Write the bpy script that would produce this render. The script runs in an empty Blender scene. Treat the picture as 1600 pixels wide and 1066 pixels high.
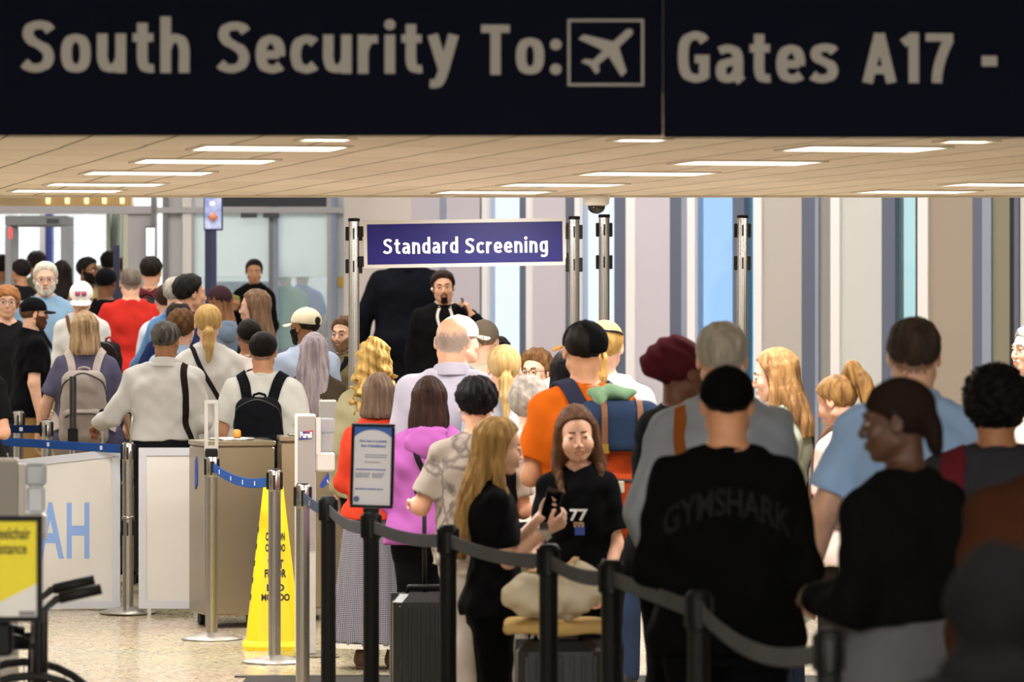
import bpy, math, random
import numpy as np
from mathutils import Vector, Matrix
random.seed(7)
C = bpy.context.scene.collection
scn = bpy.context.scene
PI = math.pi

# ------------------------------------------------------------------ camera, world, exposure
FPX, HY, HC = 7000.0, 485.0, 1.80          # focal length in pixels, horizon row, camera height
cam_d = bpy.data.cameras.new('camera'); cam = bpy.data.objects.new('camera', cam_d); C.objects.link(cam)
cam.location = (0, 0, HC); cam.rotation_euler = (PI / 2, 0, 0)
cam_d.sensor_width = 36.0; cam_d.lens = 36.0 * FPX / 1600.0
cam_d.shift_y = -(533.0 - HY) / 1600.0
cam_d.clip_end = 300
cam_d.dof.use_dof = True; cam_d.dof.focus_distance = 24.5
cam_d.dof.aperture_fstop = cam_d.lens / 1000.0 / 0.029
scn.camera = cam
scn.view_settings.view_transform = 'Standard'
scn.view_settings.look = 'None'
scn.view_settings.gamma = 1.0
scn.view_settings.use_curve_mapping = False
scn.view_settings.exposure = 0.0
scn.cycles.max_bounces = 8
scn.cycles.transparent_max_bounces = 12

def lin(c):
    """'#rrggbb' or an sRGB triple 0-255 -> linear rgb"""
    if isinstance(c, str):
        c = [int(c[i:i + 2], 16) for i in (1, 3, 5)]
    return tuple(((v / 255) / 12.92 if v / 255 <= .04045 else ((v / 255 + .055) / 1.055) ** 2.4) for v in c)

W = bpy.data.worlds.new('daylight'); scn.world = W; W.use_nodes = True
nt = W.node_tree; nt.nodes.clear()
o_ = nt.nodes.new('ShaderNodeOutputWorld'); b_ = nt.nodes.new('ShaderNodeBackground')
tc = nt.nodes.new('ShaderNodeTexCoord'); sp = nt.nodes.new('ShaderNodeSeparateXYZ'); rp = nt.nodes.new('ShaderNodeValToRGB')
nt.links.new(tc.outputs['Generated'], sp.inputs[0]); nt.links.new(sp.outputs['Z'], rp.inputs[0])
rp.color_ramp.elements[0].position = 0.0; rp.color_ramp.elements[0].color = (*lin('#e6edf2'), 1)
rp.color_ramp.elements[1].position = 0.35; rp.color_ramp.elements[1].color = (*lin('#9cc4ea'), 1)
nt.links.new(rp.outputs[0], b_.inputs['Color']); nt.links.new(b_.outputs[0], o_.inputs[0])
b_.inputs['Strength'].default_value = 1.9

def ceil_lamp(x, y, z, sx, sy, power, col=(1, .965, .925)):
    """the light of one ceiling fixture"""
    l = bpy.data.lights.new('fixture_light', 'AREA'); l.shape = 'RECTANGLE'; l.size = sx; l.size_y = sy
    l.energy = power; l.color = col
    o = bpy.data.objects.new('fixture_light', l); C.objects.link(o); o.location = (x, y, z)
    return o

LOW_LAMP, NEAR_FILL, HALL_FILL = 45.0, 260.0, 94.0  # power of the low fixtures, then of the added near and hall fill
LOWZ, EDGE_Y = 2.45, 25.3

# ------------------------------------------------------------------ naming
def tag(o, label=None, cat=None, group=None, kind=None):
    if label: o['label'] = label
    if cat: o['category'] = cat
    if group: o['group'] = group
    if kind: o['kind'] = kind
    return o
def empty(name, loc=(0, 0, 0), rz=0.0):
    o = bpy.data.objects.new(name, None); C.objects.link(o)
    o.location = loc; o.rotation_euler = (0, 0, rz); o.empty_display_size = .1
    return o
def at(px, s, py=None, z=None):
    y = FPX / s
    if z is None: z = HC - (py - HY) / s
    return ((px - 800.0) / s, y, z)
def fz(y):
    """floor height: level, then a gentle ramp up into the hall"""
    return float(np.interp(y, [0, 25.5, 42.0, 80], [0, 0, .61, .61]))
def copy_tree(o, parent=None):
    c = o.copy(); C.objects.link(c)
    if parent is not None: c.parent = parent
    for ch in list(o.children): copy_tree(ch, c)
    return c

# ------------------------------------------------------------------ materials
_M = {}
def P(name, col, rough=.6, metal=0.0, spec=.5, emit=None, es=0.0, trans=0.0, alpha=1.0, coat=0.0, sss=0.0, var=0.0, vs=8.0, bump=0.0, bs=200.0, stretch=(1, 1, 1), pattern=None, col2=None, sheen=0.0, aniso=0.0):
    key = (name, str(col), rough, metal, spec, str(emit), es, trans, alpha, var, vs, bump, bs, stretch, pattern, str(col2), sheen)
    if key in _M: return _M[key]
    m = bpy.data.materials.new(name); m.use_nodes = True
    n, L = m.node_tree.nodes, m.node_tree.links
    p = n['Principled BSDF']
    c = lin(col)
    p.inputs['Base Color'].default_value = (*c, 1); p.inputs['Roughness'].default_value = rough
    p.inputs['Metallic'].default_value = metal; p.inputs['Specular IOR Level'].default_value = spec
    p.inputs['Transmission Weight'].default_value = trans; p.inputs['Alpha'].default_value = alpha
    p.inputs['Coat Weight'].default_value = coat; p.inputs['Sheen Weight'].default_value = sheen
    p.inputs['Subsurface Weight'].default_value = sss
    if sss: p.inputs['Subsurface Radius'].default_value = (.012, .005, .003); p.inputs['Subsurface Scale'].default_value = 1.0
    if aniso: p.inputs['Anisotropic'].default_value = aniso
    if emit is not None:
        p.inputs['Emission Color'].default_value = (*lin(emit), 1); p.inputs['Emission Strength'].default_value = es
    t = n.new('ShaderNodeTexCoord'); mp = n.new('ShaderNodeMapping'); mp.inputs['Scale'].default_value = stretch
    L.new(t.outputs['Object'], mp.inputs[0])
    src = None
    if var or pattern:
        nz = n.new('ShaderNodeTexNoise'); nz.inputs['Scale'].default_value = vs; nz.inputs['Detail'].default_value = 4
        L.new(mp.outputs[0], nz.inputs['Vector'])
        c2 = lin(col2) if col2 else tuple(min(1, v * (1 + var * 2.0)) for v in c)
        c1 = c if col2 else tuple(v * max(0, 1 - var * 2.0) for v in c)
        if pattern == 'gingham':
            out = []
            s2 = n.new('ShaderNodeSeparateXYZ'); L.new(t.outputs['Object'], s2.inputs[0])
            at2 = n.new('ShaderNodeMath'); at2.operation = 'ARCTAN2'; L.new(s2.outputs['X'], at2.inputs[0]); L.new(s2.outputs['Y'], at2.inputs[1])
            for src_, f in ((at2.outputs[0], 24.0), (s2.outputs['Z'], 105.0)):
                ml = n.new('ShaderNodeMath'); ml.operation = 'MULTIPLY'; ml.inputs[1].default_value = f; L.new(src_, ml.inputs[0])
                fr = n.new('ShaderNodeMath'); fr.operation = 'FRACT'; L.new(ml.outputs[0], fr.inputs[0])
                gt = n.new('ShaderNodeMath'); gt.operation = 'GREATER_THAN'; gt.inputs[1].default_value = .5; L.new(fr.outputs[0], gt.inputs[0]); out.append(gt)
            ad = n.new('ShaderNodeMath'); ad.operation = 'ADD'; L.new(out[0].outputs[0], ad.inputs[0]); L.new(out[1].outputs[0], ad.inputs[1])
            r = n.new('ShaderNodeValToRGB'); hv = n.new('ShaderNodeMath'); hv.operation = 'MULTIPLY'; hv.inputs[1].default_value = .5
            L.new(ad.outputs[0], hv.inputs[0]); L.new(hv.outputs[0], r.inputs[0])
            r.color_ramp.elements[0].color = (*c, 1); r.color_ramp.elements[1].color = (*lin(col2), 1)
            L.new(r.outputs[0], p.inputs['Base Color'])
        elif pattern == 'marble':
            wv = n.new('ShaderNodeTexVoronoi'); wv.feature = 'DISTANCE_TO_EDGE'; wv.inputs['Scale'].default_value = 7
            mx = n.new('ShaderNodeMixRGB'); mx.inputs[0].default_value = .25; L.new(mp.outputs[0], mx.inputs[1]); L.new(nz.outputs['Color'], mx.inputs[2])
            L.new(mx.outputs[0], wv.inputs['Vector'])
            r = n.new('ShaderNodeValToRGB'); r.color_ramp.elements[0].position = 0; r.color_ramp.elements[1].position = .08
            r.color_ramp.elements[0].color = (*lin(col2), 1); r.color_ramp.elements[1].color = (*c, 1)
            L.new(wv.outputs['Distance'], r.inputs[0]); L.new(r.outputs[0], p.inputs['Base Color'])
        elif pattern == 'stripes':
            wv = n.new('ShaderNodeTexWave'); wv.inputs['Scale'].default_value = vs; wv.bands_direction = 'Z'
            L.new(t.outputs['Object'], wv.inputs['Vector'])
            r = n.new('ShaderNodeValToRGB'); r.color_ramp.elements[0].color = (*c, 1); r.color_ramp.elements[1].color = (*lin(col2), 1)
            L.new(wv.outputs['Fac'], r.inputs[0]); L.new(r.outputs[0], p.inputs['Base Color'])
        else:
            r = n.new('ShaderNodeValToRGB'); r.color_ramp.elements[0].position = .3; r.color_ramp.elements[1].position = .7
            r.color_ramp.elements[0].color = (*c1, 1); r.color_ramp.elements[1].color = (*c2, 1)
            L.new(nz.outputs['Fac'], r.inputs[0]); L.new(r.outputs[0], p.inputs['Base Color'])
    if bump:
        nb = n.new('ShaderNodeTexNoise'); nb.inputs['Scale'].default_value = bs; nb.inputs['Detail'].default_value = 3
        L.new(mp.outputs[0], nb.inputs['Vector'])
        bp = n.new('ShaderNodeBump'); bp.inputs['Strength'].default_value = bump; bp.inputs['Distance'].default_value = .004
        L.new(nb.outputs['Fac'], bp.inputs['Height']); L.new(bp.outputs[0], p.inputs['Normal'])
    _M[key] = m
    return m

def fabric(col, **k):
    d = dict(rough=.92, spec=.06, var=.05, vs=5.0, bump=.25, bs=160.0); d.update(k)
    return P('fabric', col, **d)
def hairm(col, hi=None):
    return P('hair', col, rough=.55, spec=.09, var=.0 if hi else .18, pattern='strand', col2=hi or None, vs=9.0, bump=.7, bs=60.0, stretch=(5, 5, .55))
def skin(col):
    return P('skin', col, rough=.5, spec=.35, sss=.06, var=.05, vs=30.0, bump=.06, bs=300.0)
def lipm(col): return P('lips', col, rough=.4, spec=.4)

# ------------------------------------------------------------------ plain mesh builder
class MB:
    def __init__(s): s.v, s.f, s.m, s.sm = [], [], [], []
    def add(s, vs, fs, mi=0, smooth=False):
        b = len(s.v); s.v += [tuple(v) for v in vs]
        for f in fs: s.f.append([b + i for i in f]); s.m.append(mi); s.sm.append(smooth)
        return s
    def box(s, x0, x1, y0, y1, z0, z1, mi=0, bev=0.0, M=None):
        if bev <= 0:
            vs = [(x, y, z) for x in (x0, x1) for y in (y0, y1) for z in (z0, z1)]
            fs = [(0, 1, 3, 2), (4, 6, 7, 5), (0, 4, 5, 1), (2, 3, 7, 6), (0, 2, 6, 4), (1, 5, 7, 3)]
        else:
            b = min(bev, (x1 - x0) * .45, (y1 - y0) * .45, (z1 - z0) * .45)
            ring = [(x0 + b, y0), (x1 - b, y0), (x1, y0 + b), (x1, y1 - b), (x1 - b, y1), (x0 + b, y1), (x0, y1 - b), (x0, y0 + b)]
            cx, cy = (x0 + x1) / 2, (y0 + y1) / 2
            def inset(r): return [(x + (b if x < cx else -b) * (1 if abs(x - cx) > 1e-9 else 0), y + (b if y < cy else -b)) for x, y in r]
            inn = inset(ring)
            vs = [(x, y, z0) for x, y in inn] + [(x, y, z0 + b) for x, y in ring] + [(x, y, z1 - b) for x, y in ring] + [(x, y, z1) for x, y in inn]
            fs = [tuple(range(7, -1, -1)), tuple(range(24, 32))]
            for k in range(3):
                for i in range(8): fs.append((k * 8 + i, k * 8 + (i + 1) % 8, (k + 1) * 8 + (i + 1) % 8, (k + 1) * 8 + i))
        if M is not None: vs = [tuple(M @ Vector(v)) for v in vs]
        return s.add(vs, fs, mi)
    def lathe(s, prof, c=(0, 0, 0), n=28, mi=0, M=None):
        """prof: (r, z) from bottom to top"""
        vs, fs = [], []
        for r, z in prof:
            for i in range(n):
                a = 2 * PI * i / n; vs.append((c[0] + r * math.cos(a), c[1] + r * math.sin(a), c[2] + z))
        for k in range(len(prof) - 1):
            for i in range(n): fs.append((k * n + i, k * n + (i + 1) % n, (k + 1) * n + (i + 1) % n, (k + 1) * n + i))
        if M is not None: vs = [tuple(M @ Vector(v)) for v in vs]
        s.add(vs, fs, mi, True)
        b = len(s.v) - len(vs)
        s.f.append([b + i for i in range(n - 1, -1, -1)]); s.m.append(mi); s.sm.append(False)
        s.f.append([b + (len(prof) - 1) * n + i for i in range(n)]); s.m.append(mi); s.sm.append(False)
        return s
    def cyl(s, a, b, r, n=16, mi=0, r2=None):
        a, b = Vector(a), Vector(b); d = b - a
        M = Matrix.Translation(a) @ d.to_track_quat('Z', 'Y').to_matrix().to_4x4()
        return s.lathe([(r, 0), (r if r2 is None else r2, d.length)], n=n, mi=mi, M=M)
    def tube(s, pts, r, n=10, mi=0):
        pts = [Vector(p) for p in pts]; rs = r if isinstance(r, (list, tuple)) else [r] * len(pts)
        vs, fs = [], []; up = None
        for i, p in enumerate(pts):
            t = (pts[min(i + 1, len(pts) - 1)] - pts[max(i - 1, 0)]).normalized()
            if up is None: up = t.orthogonal().normalized()
            up = (up - t * up.dot(t)).normalized(); sd = t.cross(up)
            for k in range(n):
                a = 2 * PI * k / n; vs.append(p + (up * math.cos(a) + sd * math.sin(a)) * rs[i])
        for i in range(len(pts) - 1):
            for k in range(n): fs.append((i * n + k, i * n + (k + 1) % n, (i + 1) * n + (k + 1) % n, (i + 1) * n + k))
        s.add(vs, fs, mi, True); b = len(s.v) - len(vs)
        s.f.append([b + k for k in range(n - 1, -1, -1)]); s.m.append(mi); s.sm.append(False)
        s.f.append([b + (len(pts) - 1) * n + k for k in range(n)]); s.m.append(mi); s.sm.append(False)
        return s
    def prism(s, poly, y0, y1, mi=0, M=None):
        """a 2-D outline in x,z (anticlockwise seen from -y) given a thickness along y"""
        n = len(poly); vs = [(x, y0, z) for x, z in poly] + [(x, y1, z) for x, z in poly]
        fs = [tuple(range(n)), tuple(range(2 * n - 1, n - 1, -1))] + [(i, i + n, (i + 1) % n + n, (i + 1) % n) for i in range(n)]
        if M is not None: vs = [tuple(M @ Vector(v)) for v in vs]
        return s.add(vs, fs, mi)
    def ribbon(s, pts, nrm, width, thick, mi=0):
        """a strap along pts with outward normals nrm"""
        vs, fs = [], []; pts = [Vector(p) for p in pts]; nrm = [Vector(q).normalized() for q in nrm]
        for i, p in enumerate(pts):
            t = (pts[min(i + 1, len(pts) - 1)] - pts[max(i - 1, 0)]).normalized()
            sd = t.cross(nrm[i]).normalized() * (width / 2); nn = nrm[i] * thick
            vs += [p - sd, p + sd, p + sd * .92 + nn, p - sd * .92 + nn]
        for i in range(len(pts) - 1):
            for k in range(4): fs.append((i * 4 + k, i * 4 + (k + 1) % 4, (i + 1) * 4 + (k + 1) % 4, (i + 1) * 4 + k))
        fs += [(3, 2, 1, 0), tuple(len(pts) * 4 - 4 + k for k in range(4))]
        return s.add(vs, fs, mi, False)
    def build(s, name, mats, parent=None, loc=None):
        me = bpy.data.meshes.new(name); me.from_pydata(s.v, [], s.f)
        for m in (mats if isinstance(mats, (list, tuple)) else [mats]): me.materials.append(m)
        me.polygons.foreach_set('material_index', s.m); me.polygons.foreach_set('use_smooth', s.sm)
        import bmesh
        bm = bmesh.new(); bm.from_mesh(me); bmesh.ops.recalc_face_normals(bm, faces=bm.faces); bm.to_mesh(me); bm.free()
        o = bpy.data.objects.new(name, me); C.objects.link(o)
        if parent is not None: o.parent = parent
        if loc is not None: o.location = loc
        return o

def text_mesh(body, size, bold=.0, sx=1.0, spacing=1.0, extrude=.002, align='LEFT'):
    """lettering as a mesh lying in the x-z plane, reading from -y; returns (mesh, width)"""
    cu = bpy.data.curves.new('lettering', 'FONT'); cu.body = body; cu.size = size; cu.offset = bold * size; cu.extrude = extrude
    cu.space_character = spacing; cu.align_x = align; cu.resolution_u = 6
    ob = bpy.data.objects.new('lettering', cu); C.objects.link(ob)
    dg = bpy.context.evaluated_depsgraph_get(); me = bpy.data.meshes.new_from_object(ob.evaluated_get(dg))
    bpy.data.objects.remove(ob)
    n = len(me.vertices); co = np.zeros(n * 3, np.float32); me.vertices.foreach_get('co', co); co = co.reshape(-1, 3)
    out = np.stack([co[:, 0] * sx, -co[:, 2], co[:, 1]], 1).astype(np.float32)
    me.vertices.foreach_set('co', out.ravel()); me.update()
    return me, (out[:, 0].min(), out[:, 0].max(), out[:, 2].min(), out[:, 2].max())
def text(name, body, x0, x1, zb, zt, y, mat, parent, bold=.0, spacing=1.0):
    """lettering filling x0..x1 by zb..zt (its own bounds), at depth y"""
    me, (a, b, c, d) = text_mesh(body, 1.0, bold, 1.0, spacing, .0)
    n = len(me.vertices); co = np.zeros(n * 3, np.float32); me.vertices.foreach_get('co', co); co = co.reshape(-1, 3)
    co[:, 0] = x0 + (co[:, 0] - a) / (b - a) * (x1 - x0); co[:, 2] = zb + (co[:, 2] - c) / (d - c) * (zt - zb); co[:, 1] = y
    me.vertices.foreach_set('co', co.ravel()); me.update()
    me.materials.clear(); me.materials.append(mat)
    o = bpy.data.objects.new(name, me); C.objects.link(o); o.parent = parent
    return o

# ---- a condensed signage alphabet drawn as strokes (cap height 1)
def _smooth(pts, n=6):
    p = [np.array(q, float) for q in pts]; p = [2 * p[0] - p[1]] + p + [2 * p[-1] - p[-2]]; out = []
    for i in range(1, len(p) - 2):
        for k in range(n):
            t = k / n; out.append(.5 * ((2 * p[i]) + (-p[i - 1] + p[i + 1]) * t + (2 * p[i - 1] - 5 * p[i] + 4 * p[i + 1] - p[i + 2]) * t * t + (-p[i - 1] + 3 * p[i] - 3 * p[i + 1] + p[i + 2]) * t ** 3))
    return [tuple(q) for q in out] + [tuple(p[-2])]
def _oval(cx, cy, rx, ry, n=2.5, k=36):
    return [(cx + rx * math.copysign(abs(math.cos(t)) ** (2 / n), math.cos(t)), cy + ry * math.copysign(abs(math.sin(t)) ** (2 / n), math.sin(t))) for t in np.linspace(0, 2 * PI, k, endpoint=False)]
_S = [(.49, .79), (.41, .885), (.28, .905), (.14, .855), (.10, .72), (.17, .605), (.29, .53), (.42, .43), (.46, .29), (.41, .16), (.28, .095), (.14, .105), (.03, .19)]
_bow = lambda x: _oval(x, .37, .165, .283)
GLY = {'S': (.56, [_smooth(_S)]), 's': (.48, [_smooth([(x * .86, .012 + y * .735 if 0 < 1 else y) for x, y in _S])]),
       'o': (.51, [('c', _bow(.255))]), 'u': (.50, [_smooth([(.09, .74), (.09, .5), (.09, .28), (.14, .13), (.24, .09), (.35, .14), (.41, .28)]), [(.41, .74), (.41, 0)]]),
       't': (.37, [_smooth([(.17, .94), (.17, .6), (.17, .25), (.21, .12), (.29, .085), (.37, .09)]), [(0, .665), (.36, .665)]]),
       'h': (.50, [[(.09, 0), (.09, 1.06)], _smooth([(.09, .44), (.15, .60), (.26, .655), (.37, .59), (.41, .44), (.41, .2), (.41, 0)])]),
       'n': (.50, [[(.09, 0), (.09, .74)], _smooth([(.09, .44), (.15, .60), (.26, .655), (.37, .59), (.41, .44), (.41, .2), (.41, 0)])]),
       'e': (.50, [[(.10, .36), (.41, .36)], _smooth([(.415, .33), (.415, .47), (.365, .60), (.255, .655), (.14, .59), (.09, .45), (.09, .28), (.14, .14), (.26, .085), (.36, .10), (.44, .155)])]),
       'c': (.46, [_smooth([(.42, .58), (.35, .64), (.26, .655), (.14, .59), (.09, .45), (.09, .28), (.14, .14), (.26, .085), (.35, .10), (.43, .16)])]),
       'r': (.36, [[(.09, 0), (.09, .74)], _smooth([(.09, .42), (.15, .585), (.24, .65), (.35, .655)])]), 'i': (.18, [[(.09, 0), (.09, .74)], ('d', .09, .93, .105)]),
       'y': (.50, [[(.07, .74), (.265, .06)], _smooth([(.44, .74), (.30, .20), (.22, -.07), (.14, -.19), (.02, -.19)])]), 'T': (.52, [[(0, .91), (.52, .91)], [(.26, .91), (.26, 0)]]),
       ':': (.2, [('d', .1, .11, .11), ('d', .1, .60, .11)]), 'G': (.56, [_smooth([(.47, .80), (.39, .89), (.28, .91), (.15, .84), (.09, .67), (.09, .34), (.15, .16), (.28, .09), (.39, .10), (.46, .15)]), [(.29, .46), (.555, .46)], [(.46, .46), (.46, .09)]]),
       'a': (.49, [_smooth([(.06, .61), (.15, .65), (.25, .655), (.35, .60), (.395, .46), (.395, .2), (.40, .1), (.46, .03)]), _smooth([(.395, .41), (.24, .40), (.12, .35), (.085, .23), (.12, .11), (.22, .085), (.33, .13), (.395, .24)])]),
       'A': (.56, [[(.065, 0), (.28, .985)], [(.28, .985), (.495, 0)], [(.14, .255), (.42, .255)]]), '1': (.32, [[(.22, 0), (.22, 1)], [(.24, .94), (.03, .79)]]),
       '7': (.50, [[(0, .91), (.49, .91)], _smooth([(.42, .88), (.33, .66), (.25, .4), (.21, .18), (.20, 0)])]), '-': (.27, [[(0, .42), (.27, .42)]]),
       'd': (.51, [[(.42, 0), (.42, 1.06)], ('c', _bow(.255))]), 'g': (.51, [_smooth([(.42, .74), (.42, .3), (.42, -.05), (.36, -.19), (.24, -.225), (.08, -.19)]), ('c', _bow(.255))])}
def sign_text(name, body, x0, x1, zb, cap, y, mat, parent, t=.185, gap=.115):
    """lettering on the baseline zb with capitals cap high, spread over x0..x1"""
    W_ = sum(GLY[c][0] for c in body) + gap * (len(body) - 1); sx = (x1 - x0) / W_; m = MB(); cx = 0.0; lay = 0
    for ch in body:
        w, sts = GLY[ch]
        for st in sts:
            lay += 1; yy = y - .00012 * (lay % 3); X = lambda a: x0 + (cx + a) * sx; Z = lambda b: zb + b * cap
            if st[0] == 'd': m.add([(X(st[1] + st[3] * math.cos(k) * .95), yy, Z(st[2] + st[3] * math.sin(k))) for k in np.linspace(0, 2 * PI, 24, endpoint=False)], [tuple(range(24))]); continue
            closed = st[0] == 'c'; pts = [np.array(q) for q in (st[1] if closed else st)]; n = len(pts); vs = []
            for i in range(n):
                a_, b2 = (pts[i - 1], pts[(i + 1) % n]) if closed else (pts[max(i - 1, 0)], pts[min(i + 1, n - 1)])
                d = (b2 - a_) / np.linalg.norm(b2 - a_); q = np.array([-d[1], d[0]]) * t / 2; tt = .86 if abs(q[1]) > abs(q[0]) * 1.5 else 1.0
                for sg in (1, -1): v = pts[i] + q * sg * tt; vs.append((X(v[0]), yy, Z(v[1])))
            m.add(vs, [(2 * i, 2 * i + 1, (2 * i + 3) % (2 * n), (2 * i + 2) % (2 * n)) for i in range(n if closed else n - 1)])
        cx += w + gap
    return m.build(name, mat, parent)

# ------------------------------------------------------------------ implicit surfaces
f32 = np.float32
def smin(a, b, k):
    h = np.clip(.5 + .5 * (b - a) / k, 0, 1); return b * (1 - h) + a * h - k * h * (1 - h)
def smax(a, b, k): return -smin(-a, -b, k)
def A3(*v): return np.array(v if len(v) == 3 else v[0], f32)
def seg(p, a, b, ra, rb=None):
    a, b = A3(a), A3(b); rb = ra if rb is None else rb
    pa, ba = p - a, b - a
    h = np.clip((pa @ ba) / max(float(ba @ ba), 1e-9), 0, 1)
    q = pa - h[:, None] * ba
    return np.sqrt((q * q).sum(1)) - (ra + (rb - ra) * h)
def ell(p, c, r):
    q = p - A3(c); r = A3(r)
    k0 = np.sqrt(((q / r) ** 2).sum(1)) + 1e-6; k1 = np.sqrt(((q / (r * r)) ** 2).sum(1)) + 1e-6
    return k0 * (k0 - 1) / k1
def rbox(p, c, h, r):
    q = np.abs(p - A3(c)) - (A3(h) - r)
    return np.sqrt((np.maximum(q, 0) ** 2).sum(1)) + np.minimum(q.max(1), 0) - r
def loft(p, tab, off=0.0, n=2.35, off_z=None):
    """elliptical sections (z, a, b, yc) stacked along z"""
    tab = np.asarray(tab, f32); z = p[:, 2]
    zz = np.linspace(tab[0, 0], tab[-1, 0], 96)
    ker = np.hanning(13); ker /= ker.sum()
    cols = []
    for i in (1, 2, 3):
        v = np.interp(zz, tab[:, 0], tab[:, i]); v = np.convolve(np.pad(v, 6, mode='edge'), ker, 'valid'); cols.append(np.interp(z, zz, v).astype(f32))
    a, b, yc = cols[0] + off, cols[1] + off, cols[2]
    k = ((np.abs(p[:, 0]) / a) ** n + (np.abs(p[:, 1] - yc) / b) ** n) ** (1 / n)
    d = (k - 1) * np.minimum(a, b)
    oz = off if off_z is None else off_z
    dz = np.maximum(tab[0, 0] - oz - z, z - tab[-1, 0] - oz)
    return np.maximum(d, dz)
def wob(p, A, f=1.0, ph=0.0):
    """cloth folds"""
    x, y, z = p[:, 0] * f, p[:, 1] * f, p[:, 2] * f
    A = A * 1.5
    return A * (np.sin(17 * x + 5 * np.sin(7 * z + ph) + 9 * y + ph) * np.sin(13 * z + 4 * np.sin(9 * x + ph * 2) + 6 * y) * .7
                + .45 * np.sin(31 * z + 17 * x * np.sign(x + .001) + 3 * np.sin(15 * y + ph)) * np.sin(11 * x - 9 * y + ph)
                + .25 * np.sin(52 * (z + .6 * x) + ph) * np.sin(23 * y + 19 * x))
def axis(lo, hi, hc, fine=()):
    out, v = [lo], lo
    while v < hi:
        h = hc
        for a, b, hf in fine:
            if a - 1e-6 <= v <= b: h = min(h, hf)
            elif v < a < v + h: h = max(min(h, a - v), hf)
        v += h; out.append(v)
    while len(out) % 4: out.append(out[-1] + hc)
    return np.array(out, f32)
def nets(f, xs, ys, zs):
    """surface of f = 0 on a rectilinear grid (naive surface nets) -> verts, quads"""
    nx, ny, nz = len(xs), len(ys), len(zs)
    def mids(a): q = a.reshape(-1, 4); return (q[:, 0] + q[:, 3]) / 2, (q[:, 3] - q[:, 0]) / 2
    (mx, hx), (my, hy), (mz, hz) = mids(xs), mids(ys), mids(zs)
    bx, by, bz = np.meshgrid(mx, my, mz, indexing='ij'); c = np.stack([bx.ravel(), by.ravel(), bz.ravel()], 1).astype(f32)
    h1, h2, h3 = np.meshgrid(hx, hy, hz, indexing='ij'); hd = np.sqrt(h1 ** 2 + h2 ** 2 + h3 ** 2).ravel()
    d = np.concatenate([f(c[i:i + 60000]) for i in range(0, len(c), 60000)])
    act = np.abs(d) < hd * 1.5 + .016
    D = np.where(d < 0, -1.0, 1.0).astype(f32).reshape(len(mx), 1, len(my), 1, len(mz), 1)
    D = np.broadcast_to(D, (len(mx), 4, len(my), 4, len(mz), 4)).reshape(nx, ny, nz).copy()
    ia = np.nonzero(act)[0]
    if len(ia):
        bi, bj, bk = np.unravel_index(ia, (len(mx), len(my), len(mz)))
        o = np.arange(4); oi, oj, ok = [q.ravel() for q in np.meshgrid(o, o, o, indexing='ij')]
        I = (bi[:, None] * 4 + oi).ravel(); J = (bj[:, None] * 4 + oj).ravel(); K = (bk[:, None] * 4 + ok).ravel()
        pts = np.stack([xs[I], ys[J], zs[K]], 1).astype(f32)
        D[I, J, K] = np.concatenate([f(pts[i:i + 60000]) for i in range(0, len(pts), 60000)])
    D[[0, -1]] = np.maximum(D[[0, -1]], 1e-4); D[:, [0, -1]] = np.maximum(D[:, [0, -1]], 1e-4); D[:, :, [0, -1]] = np.maximum(D[:, :, [0, -1]], 1e-4)
    S = D < 0
    cs = np.zeros((nx - 1, ny - 1, nz - 1), np.int8)
    for a in (0, 1):
        for b in (0, 1):
            for e in (0, 1): cs += S[a:nx - 1 + a, b:ny - 1 + b, e:nz - 1 + e]
    I, J, K = np.nonzero((cs > 0) & (cs < 8))
    idx = np.full(cs.shape, -1, np.int32); idx[I, J, K] = np.arange(len(I))
    V = np.zeros((len(I), 3), f32); cnt = np.zeros(len(I), f32)
    cor = [(a, b, e) for a in (0, 1) for b in (0, 1) for e in (0, 1)]
    val = {q: D[I + q[0], J + q[1], K + q[2]] for q in cor}
    pos = {q: np.stack([xs[I + q[0]], ys[J + q[1]], zs[K + q[2]]], 1) for q in cor}
    for q in cor:
        for ax in range(3):
            if q[ax]: continue
            r = list(q); r[ax] = 1; r = tuple(r)
            va, vb = val[q], val[r]; m = (va < 0) != (vb < 0)
            t = np.where(m, va / np.where(m, va - vb, 1), 0)[:, None]
            V += np.where(m[:, None], pos[q] * (1 - t) + pos[r] * t, 0); cnt += m
    V /= np.maximum(cnt, 1)[:, None]
    quads = []
    for ax in range(3):
        sl0 = [slice(1, -1)] * 3; sl1 = [slice(1, -1)] * 3
        sl0[ax] = slice(0, -1); sl1[ax] = slice(1, None)
        s0, s1 = S[tuple(sl0)], S[tuple(sl1)]
        i, j, k = np.nonzero(s0 != s1); flip = s0[i, j, k]
        off = [1, 1, 1]; off[ax] = 0
        base = np.stack([i + off[0], j + off[1], k + off[2]], 1)
        u, v = [(1, 2), (2, 0), (0, 1)][ax]
        def cell(du, dv):
            b = base.copy(); b[:, u] -= du; b[:, v] -= dv; return idx[b[:, 0], b[:, 1], b[:, 2]]
        q = np.stack([cell(1, 1), cell(0, 1), cell(0, 0), cell(1, 0)], 1)
        q[~flip] = q[~flip][:, ::-1]
        quads.append(q)
    Q = np.concatenate(quads); Q = Q[(Q >= 0).all(1)]
    return V, Q
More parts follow.
